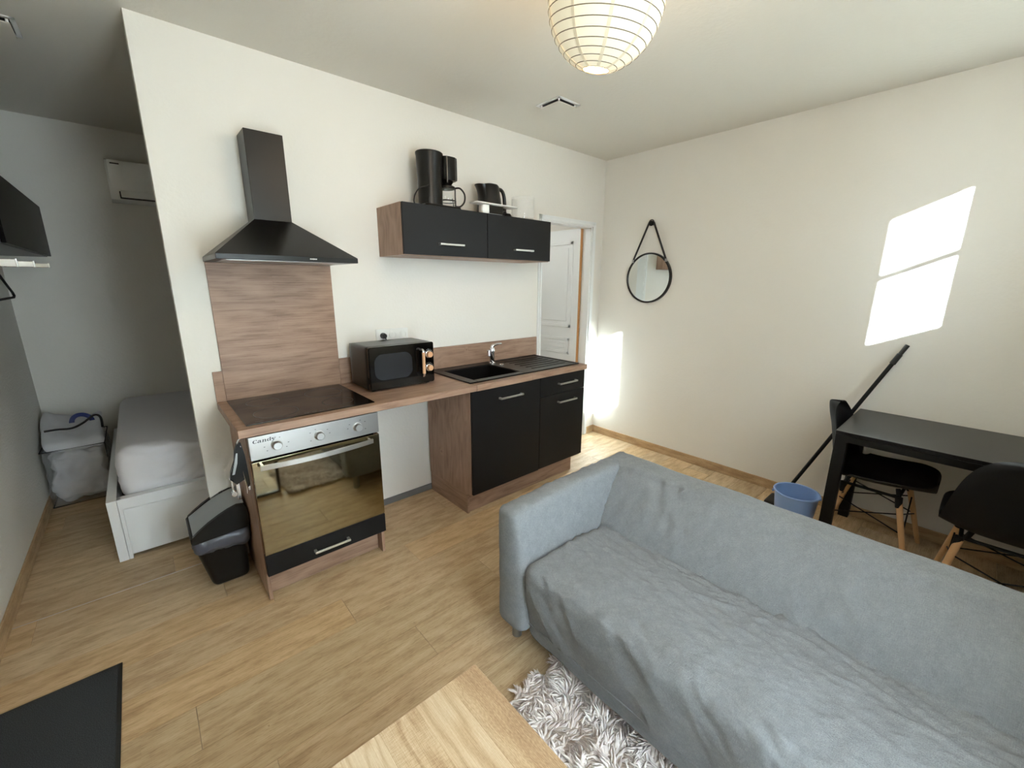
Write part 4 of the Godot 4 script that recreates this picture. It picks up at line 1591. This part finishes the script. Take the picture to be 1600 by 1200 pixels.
# one moulded shell chair, built at the origin facing -z (the sitter looks along -z)
func chair(called: String, label: String, at: Vector3, turn: float) -> void:
	var o := thing(called, label, "chair", Vector3.ZERO, "moulded chairs at the desk")
	var prof := [[-0.245, 0.417, 0.02], [-0.243, 0.423, 0.075], [-0.235, 0.431, 0.135], [-0.213, 0.438, 0.188], [-0.15, 0.437, 0.228], [-0.06, 0.427, 0.235], [0.05, 0.42, 0.236], [0.13, 0.43, 0.235], [0.185, 0.47, 0.232], [0.21, 0.54, 0.22], [0.23, 0.63, 0.203], [0.25, 0.71, 0.18], [0.27, 0.765, 0.15], [0.283, 0.802, 0.108], [0.289, 0.818, 0.066], [0.291, 0.824, 0.02]]
	var m := MB.new()
	m.sheet(44, 28, func(u: float, w: float) -> Vector3:
		var f := u * (prof.size() - 1)
		var k := mini(int(f), prof.size() - 2)
		var t := f - k
		var p0: Array = prof[maxi(k - 1, 0)]
		var p1: Array = prof[k]
		var p2: Array = prof[k + 1]
		var p3: Array = prof[mini(k + 2, prof.size() - 1)]
		var c := []
		for j in 3:
			c.append(cubic_interpolate(p1[j], p2[j], p0[j], p3[j], t))
		var s := 2.0 * w - 1.0
		var seat := clampf((0.19 - c[0]) / 0.1, 0, 1)
		var x: float = s * float(c[2])
		var lift := pow(absf(s), 3.0)
		return Vector3(x, c[1] + 0.055 * lift * seat, c[0] - 0.05 * lift * (1.0 - seat)), 0.006)
	part(o, "shell", m, M.black_matte)
	# steel frame under the seat
	m = MB.new()
	for z in [-0.12, 0.12]:
		m.rod(Vector3(-0.15, 0.385, z), Vector3(0.15, 0.385, z), 0.008)
	for x in [-0.15, 0.15]:
		m.rod(Vector3(x, 0.385, -0.13), Vector3(x, 0.385, 0.13), 0.008)
		for z in [-0.12, 0.12]:
			m.rod(Vector3(x * 0.9, 0.385, z), Vector3(x * 0.8, 0.425, z * 0.9), 0.011)
			m.rod(Vector3(x * 1.02, 0.39, z * 1.02), Vector3(x * 1.06, 0.33, z * 1.09), 0.017, 0.015)
	for s in [-1, 1]:
		m.rod(Vector3(-0.178, 0.19, s * 0.172), Vector3(0.165, 0.3, s * 0.146), 0.0035)
		m.rod(Vector3(0.178, 0.19, s * 0.172), Vector3(-0.165, 0.3, s * 0.146), 0.0035)
		m.rod(Vector3(s * 0.178, 0.19, -0.172), Vector3(s * 0.165, 0.3, 0.146), 0.0035)
		m.rod(Vector3(s * 0.178, 0.19, 0.172), Vector3(s * 0.165, 0.3, -0.146), 0.0035)
	part(o, "frame", m, M.black_matte)
	for sx in [-1, 1]:
		for sz in [-1, 1]:
			m = MB.new()
			m.rod(Vector3(sx * 0.152, 0.375, sz * 0.124), Vector3(sx * 0.21, 0.0, sz * 0.215), 0.0155, 0.0115, 18)
			part(o, "leg", m, M.dowel_wood, "round pale wood leg")
	o.position = at
	o.rotation.y = turn
	org = Vector3.ZERO


func chairs() -> void:
	chair("shell_chair", "black moulded chair with wooden legs tucked under the desk end by the mop", Vector3(3.42, 0, 2.312), PI - 0.04)
	chair("shell_chair", "black moulded chair with its back to the sofa at the long side of the desk", Vector3(3.11, 0, 2.825), -PI / 2)


func mop_and_bucket() -> void:
	var c := Vector3(3.2, 0, 1.978)
	var o := thing("bucket", "light blue plastic bucket on the floor behind the sofa", "bucket", c)
	var m := MB.new()
	m.lathe([Vector2(0, 0.001), Vector2(0.088, 0.001), Vector2(0.092, 0.008), Vector2(0.117, 0.255), Vector2(0.124, 0.257), Vector2(0.126, 0.263), Vector2(0.123, 0.268), Vector2(0.115, 0.266), Vector2(0.09, 0.014), Vector2(0, 0.01)], c, Vector3.UP, 48)
	part(o, "pail", m, M.bucket_blue)
	m = MB.new()
	m.tube(arc(c + Vector3(0, 0.245, 0), Vector3(0.32, 0, 0.947), Vector3(0.9, -0.28, -0.3), 0.124, 0, 180, 24), 0.0028, 8)
	part(o, "bail", m, M.steel)
	for s in [-1, 1]:
		m = MB.new()
		m.rod(c + Vector3(0.038 * s, 0.245, 0.112 * s), c + Vector3(0.041 * s, 0.245, 0.123 * s), 0.009)
		part(o, "lug", m, M.bucket_blue)
	# mop leaning on the wall behind it
	o = thing("mop", "black-handled mop leaning on the right wall above the bucket", "mop", Vector3(3.42, 0, 1.82))
	var a := Vector3(3.47, 0.045, 1.826)
	var b := Vector3(3.692, 1.174, 2.287)
	m = MB.new()
	m.rod(a, a.lerp(b, 0.92), 0.0115, 0.0115, 16)
	part(o, "pole", m, M.black_matte)
	m = MB.new()
	m.rod(a.lerp(b, 0.895), a.lerp(b, 0.95), 0.0155, 0.0145, 16)
	m.rod(a.lerp(b, 0.94), b, 0.0115, 0.012, 16)
	part(o, "grip", m, M.rubber_black)
	m = MB.new()
	m.soft(Vector3(3.38, 0.012, 1.755), Vector3(3.56, 0.05, 1.865), 0.012, 0.02)
	part(o, "head", m, M.rubber_black)
	m = MB.new()
	m.soft(Vector3(3.375, 0.0, 1.75), Vector3(3.565, 0.016, 1.87), 0.006, 0.02)
	part(o, "pad", m, M.duvet_white)


func wall_mirror() -> void:
	var c := Vector3(3.69, 1.569, 0.53)
	var o := thing("wall_mirror", "round mirror with a thin black frame hung by a strap", "mirror", c)
	var m := MB.new()
	m.lathe([Vector2(0.2, 0.02), Vector2(0.2, -0.006), Vector2(0.203, -0.009), Vector2(0.212, -0.009), Vector2(0.214, -0.006), Vector2(0.214, 0.02), Vector2(0.2, 0.02)], c, Vector3.RIGHT, 72)
	part(o, "frame", m, M.black_satin)
	m = MB.new()
	m.lathe([Vector2(0, 0), Vector2(0.2005, 0), Vector2(0.2005, 0.004), Vector2(0, 0.004)], c, Vector3.RIGHT, 72)
	part(o, "glass", m, M.mirror_glass)
	var peg := Vector3(3.672, 2.02, 0.533)
	m = MB.new()
	for s in [-1, 1]:
		var pts := []
		var foot := c + Vector3(-0.006, 0.15, s * 0.158)
		for k in 9:
			pts.append(foot.lerp(peg + Vector3(0, 0.006, s * 0.022), k / 8.0))
		m.sheet(8, 1, func(u: float, w: float) -> Vector3:
			var p: Vector3 = pts[clampi(roundi(u * 8), 0, 8)]
			var d: Vector3 = (pts[8] - pts[0]).normalized()
			return p + d.cross(Vector3.RIGHT) * (w - 0.5) * 0.017, 0.0025)
	m.tube(arc(peg + Vector3(0, 0.004, 0), Vector3.BACK, Vector3.UP, 0.024, -10, 190, 14), 0.004, 8)
	part(o, "strap", m, M.leather_black, "black leather strap")
	for s in [-1, 1]:
		m = MB.new()
		m.cube(c + Vector3(-0.012, 0.132, s * 0.158 - 0.009), c + Vector3(0.004, 0.158, s * 0.158 + 0.009), 0.003)
		part(o, "buckle", m, M.steel)
	m = MB.new()
	m.rod(Vector3(RIGHT, peg.y, peg.z), Vector3(3.672, peg.y, peg.z), 0.014, 0.014, 24)
	m.rod(Vector3(3.676, peg.y, peg.z), Vector3(3.658, peg.y, peg.z), 0.022, 0.021, 28, 0.004)
	single("wall_peg", m, M.black_matte, "round black peg on the wall above the mirror", "peg", Vector3(RIGHT, peg.y, peg.z))


# ---------------------------------------------------------------- ceiling
func ceiling_things() -> void:
	vent(Vector3(2.465, CEIL, 0.545), "square white ceiling air vent beyond the paper lantern")
	vent(Vector3(-0.02, CEIL, -0.5), "square white ceiling air vent at the alcove entrance")
	# paper lantern
	var r := 0.169
	var c := Vector3(1.454, 2.324, 1.67)
	var o := thing("paper_lantern", "lit round white paper lantern hanging from the ceiling", "lamp", c)
	var tilt := Basis(Vector3(-0.66, 0, 0.75).normalized().cross(Vector3.UP).normalized(), 0.0)
	tilt = Basis(Vector3(0.66, 0, -0.75).normalized(), 0.1) * Basis(Vector3(0.75, 0, 0.66).normalized(), 0.17)
	var levels := []
	for k in 20:
		levels.append(deg_to_rad(lerpf(-76.0, 76.0, k / 19.0)))
	var m := MB.new()
	m.xf = Transform3D(tilt, c)
	for k in 19:
		# paper slack between the ribs
		var a0: float = levels[k]
		var a1: float = levels[k + 1]
		var p := [Vector2(cos(a0) * r, sin(a0) * r), Vector2(cos((a0 + a1) / 2) * r * 0.996, sin((a0 + a1) / 2) * r * 0.996), Vector2(cos(a1) * r, sin(a1) * r)]
		m.lathe(p, Vector3.ZERO, Vector3.UP, 48)
	part(o, "shade", m, M.lantern_paper)
	for k in 20:
		m = MB.new()
		m.xf = Transform3D(tilt, c)
		var ring := []
		for s in 48:
			var g := TAU * s / 48
			ring.append(Vector3(cos(g) * cos(levels[k]) * (r + 0.0006), sin(levels[k]) * r, sin(g) * cos(levels[k]) * (r + 0.0006)))
		m.tube(ring, 0.0012, 6, true)
		part(o, "rib", m, M.lantern_wire)
	for s in 9:
		m = MB.new()
		m.xf = Transform3D(tilt, c)
		var g := TAU * (s + 0.3) / 9
		m.sheet(28, 1, func(u: float, w: float) -> Vector3:
			var a := deg_to_rad(lerpf(-76, 76, u))
			var h := g + (w - 0.5) * 0.009 / (cos(a) * r)
			return Vector3(cos(a) * cos(h), sin(a), cos(a) * sin(h)) * (r + 0.0012), 0.0003)
		part(o, "paper_seam", m, M.lantern_strip)
	m = MB.new()
	m.xf = Transform3D(tilt, c)
	var y0 := sin(levels[0]) * r
	var rr := cos(levels[0]) * r
	m.tube([Vector3(-rr, y0, 0), Vector3(0, y0 + 0.22, 0)], 0.0012, 6)
	part(o, "wire_stretcher", m, M.lantern_wire)
	m = MB.new()
	m.xf = Transform3D(tilt, c)
	m.tube([Vector3(rr, y0, 0), Vector3(0, y0 + 0.22, 0)], 0.0012, 6)
	part(o, "wire_stretcher", m, M.lantern_wire)
	m = MB.new()
	m.lathe([Vector2(0, -0.05), Vector2(0.02, -0.046), Vector2(0.03, -0.03), Vector2(0.03, -0.015), Vector2(0.016, 0.02), Vector2(0.013, 0.05), Vector2(0, 0.05)], c, Vector3.UP, 24)
	part(o, "bulb", m, M.bulb_glow)
	m = MB.new()
	m.rod(c + Vector3(0, 0.05, 0), c + Vector3(0, 0.1, 0), 0.018)
	m.rod(c + Vector3(0, 0.1, 0), Vector3(c.x, CEIL, c.z), 0.003)
	m.lathe([Vector2(0.045, 0), Vector2(0.045, -0.012), Vector2(0.03, -0.022), Vector2(0, -0.024)], Vector3(c.x, CEIL, c.z), Vector3.UP, 28)
	part(o, "cord", m, M.white_plastic)
	var l := OmniLight3D.new()
	l.name = "lantern_light"
	l.light_color = Color(1.0, 0.88, 0.72)
	l.light_energy = 0.36
	l.light_size = r
	l.omni_range = 12.0
	l.omni_attenuation = 2.0
	l.shadow_enabled = true
	l.position = c
	add_child(l)


func vent(at: Vector3, label: String) -> void:
	var o := thing("air_vent", label, "vent", at)
	var m := MB.new()
	var h := 0.1
	for s in [-1, 1]:
		m.cube(at + Vector3(-h, -0.006, s * h - s * 0.009 - 0.009), at + Vector3(h, 0.001, s * h - s * 0.009 + 0.009), 0.002)
		m.cube(at + Vector3(s * h - s * 0.009 - 0.009, -0.006, -h), at + Vector3(s * h - s * 0.009 + 0.009, 0.001, h), 0.002)
	part(o, "frame", m, M.paint_white)
	m = MB.new()
	m.cube(at + Vector3(-0.083, -0.0005, -0.083), at + Vector3(0.083, 0.0015, 0.083), 0)
	part(o, "duct", m, M.print_dark)
	m = MB.new()
	m.cube(at + Vector3(-0.082, -0.022, -0.082), at + Vector3(0.082, -0.016, 0.082), 0.003)
	part(o, "plate", m, M.paint_ceiling)
	for sx in [-1, 1]:
		for sz in [-1, 1]:
			m = MB.new()
			m.rod(at + Vector3(sx * 0.074, -0.017, sz * 0.074), at + Vector3(sx * 0.074, 0.0, sz * 0.074), 0.005)
			part(o, "spacer", m, M.paint_white)


# ---------------------------------------------------------------- bin, tools, doormat
func bin_and_tools() -> void:
	var o := thing("waste_bin", "black swing-lid waste bin with grey flap beside the oven", "bin", Vector3(0.45, 0, 0.11))
	var m := MB.new()
	var body := func(p: Vector3, _n: Vector3) -> Vector3:
		var t := clampf(p.y / 0.28, 0, 1)
		var cx := lerpf(0.452, 0.428, t)
		p.x = cx + (p.x - 0.44) * lerpf(0.72, 1.0, t)
		p.z = 0.115 + (p.z - 0.115) * lerpf(0.82, 1.0, t)
		return p
	m.soft(Vector3(0.322, 0.001, -0.015), Vector3(0.545, 0.27, 0.242), 0.035, 0.02, body)
	part(o, "pail", m, M.bin_black)
	var bn := noise(121, 7.0, 3)
	m = MB.new()
	m.soft(Vector3(0.315, 0.215, -0.022), Vector3(0.548, 0.3, 0.25), 0.03, 0.012, func(p: Vector3, nn: Vector3) -> Vector3:
		var side := Vector3(nn.x, 0, nn.z)
		p += side * (0.007 * bn.get_noise_3d(p.x * 1.5 + p.z, p.y * 5.0, p.z * 1.5) + 0.004)
		p.y += 0.014 * bn.get_noise_2d(p.x * 2.0, p.z * 2.0 + p.y) - 0.02 * clampf((p.x - 0.3) / 0.25, 0, 1) * clampf((0.25 - p.y) * 20.0, 0, 1)
		return p)
	part(o, "bin_liner", m, M.liner_bag, "crumpled grey plastic liner")
	# lid: side outline curved, extruded along z
	var outl := PackedVector2Array()
	for q in [[0.31, 0.285], [0.55, 0.3], [0.552, 0.36], [0.548, 0.405], [0.535, 0.425], [0.51, 0.43], [0.47, 0.418], [0.43, 0.4], [0.385, 0.375], [0.345, 0.347], [0.318, 0.325]]:
		outl.append(Vector2(q[0], q[1]))
	m = MB.new()
	m.prism(outl, -0.02, 0.0)
	m.prism(outl, 0.228, 0.248)
	m.cube(Vector3(0.535, 0.3, 0.0), Vector3(0.55, 0.4, 0.228), 0.003)
	m.cube(Vector3(0.308, 0.285, -0.02), Vector3(0.33, 0.322, 0.248), 0.008)
	part(o, "lid", m, M.bin_black)
	m = MB.new()
	m.sheet(16, 6, func(u: float, w: float) -> Vector3:
		var x := lerpf(0.322, 0.543, u)
		var y := 0.322 + 0.1 * sin(u * 1.45) / sin(1.45)
		return Vector3(x, y, lerpf(0.001, 0.227, w)), 0.004)
	part(o, "flap", m, M.silver_flap, "grey swing flap")
	# two tools on a hook at the side of the oven housing
	m = MB.new()
	m.tube(smooth([Vector3(0.559, 0.845, 0.475), Vector3(0.548, 0.845, 0.475), Vector3(0.532, 0.838, 0.475), Vector3(0.526, 0.822, 0.475), Vector3(0.53, 0.808, 0.475), Vector3(0.538, 0.806, 0.475)]), 0.0035, 8)
	single("hook", m, M.steel, "small metal hook at the side of the oven housing", "hook", Vector3(0.559, 0.82, 0.475))
	o = thing("can_opener", "black-handled opener with steel jaws hanging nearer the viewer beside the oven", "opener", Vector3(0.51, 0.56, 0.48))
	m = MB.new()
	m.prism(PackedVector2Array([Vector2(0.522, 0.825), Vector2(0.532, 0.825), Vector2(0.538, 0.79), Vector2(0.535, 0.74), Vector2(0.53, 0.69), Vector2(0.532, 0.655), Vector2(0.5, 0.64), Vector2(0.478, 0.67), Vector2(0.485, 0.7), Vector2(0.505, 0.75), Vector2(0.51, 0.79)]), 0.468, 0.492)
	part(o, "handle", m, M.black_plastic)
	m = MB.new()
	m.prism(PackedVector2Array([Vector2(0.514, 0.785), Vector2(0.52, 0.785), Vector2(0.514, 0.74), Vector2(0.498, 0.69), Vector2(0.489, 0.69), Vector2(0.503, 0.74)]), 0.4915, 0.4935)
	part(o, "grip_stripe", m, M.silver_flap, "grey stripe on the handle")
	m = MB.new()
	m.cube(Vector3(0.478, 0.652, 0.474), Vector3(0.492, 0.668, 0.492), 0.003)
	m.cube(Vector3(0.481, 0.59, 0.476), Vector3(0.489, 0.655, 0.484), 0.002)
	m.rod(Vector3(0.487, 0.598, 0.47), Vector3(0.487, 0.598, 0.496), 0.012)
	m.cube(Vector3(0.496, 0.565, 0.478), Vector3(0.512, 0.645, 0.49), 0.003)
	part(o, "jaws", m, M.chrome)
	o = thing("kitchen_shears", "black-handled shears hanging behind the opener beside the oven", "shears", Vector3(0.535, 0.57, 0.465))
	m = MB.new()
	m.prism(PackedVector2Array([Vector2(0.532, 0.82), Vector2(0.541, 0.82), Vector2(0.55, 0.76), Vector2(0.553, 0.68), Vector2(0.554, 0.615), Vector2(0.54, 0.6), Vector2(0.534, 0.65), Vector2(0.528, 0.72)]), 0.452, 0.466)
	part(o, "handle", m, M.black_plastic)
	m = MB.new()
	m.tube(smooth([Vector3(0.532, 0.79, 0.467), Vector3(0.529, 0.73, 0.467), Vector3(0.534, 0.66, 0.467), Vector3(0.54, 0.61, 0.467), Vector3(0.539, 0.575, 0.467)]), 0.0028, 8)
	m.cube(Vector3(0.545, 0.585, 0.455), Vector3(0.555, 0.605, 0.464), 0.002)
	part(o, "blade", m, M.chrome)
	# doormat
	o = thing("doormat", "black felt doormat with a rubber edge on the floor by the left wall", "doormat", Vector3(-0.165, 0, 0.78))
	m = MB.new()
	m.cube(Vector3(-0.35, 0.0005, 0.484), Vector3(0.021, 0.006, 1.084), 0.002)
	part(o, "rubber_edge", m, M.rubber_black)
	m = MB.new()
	m.cube(Vector3(-0.338, 0.002, 0.496), Vector3(0.009, 0.009, 1.072), 0.003)
	part(o, "felt", m, M.mat_black)
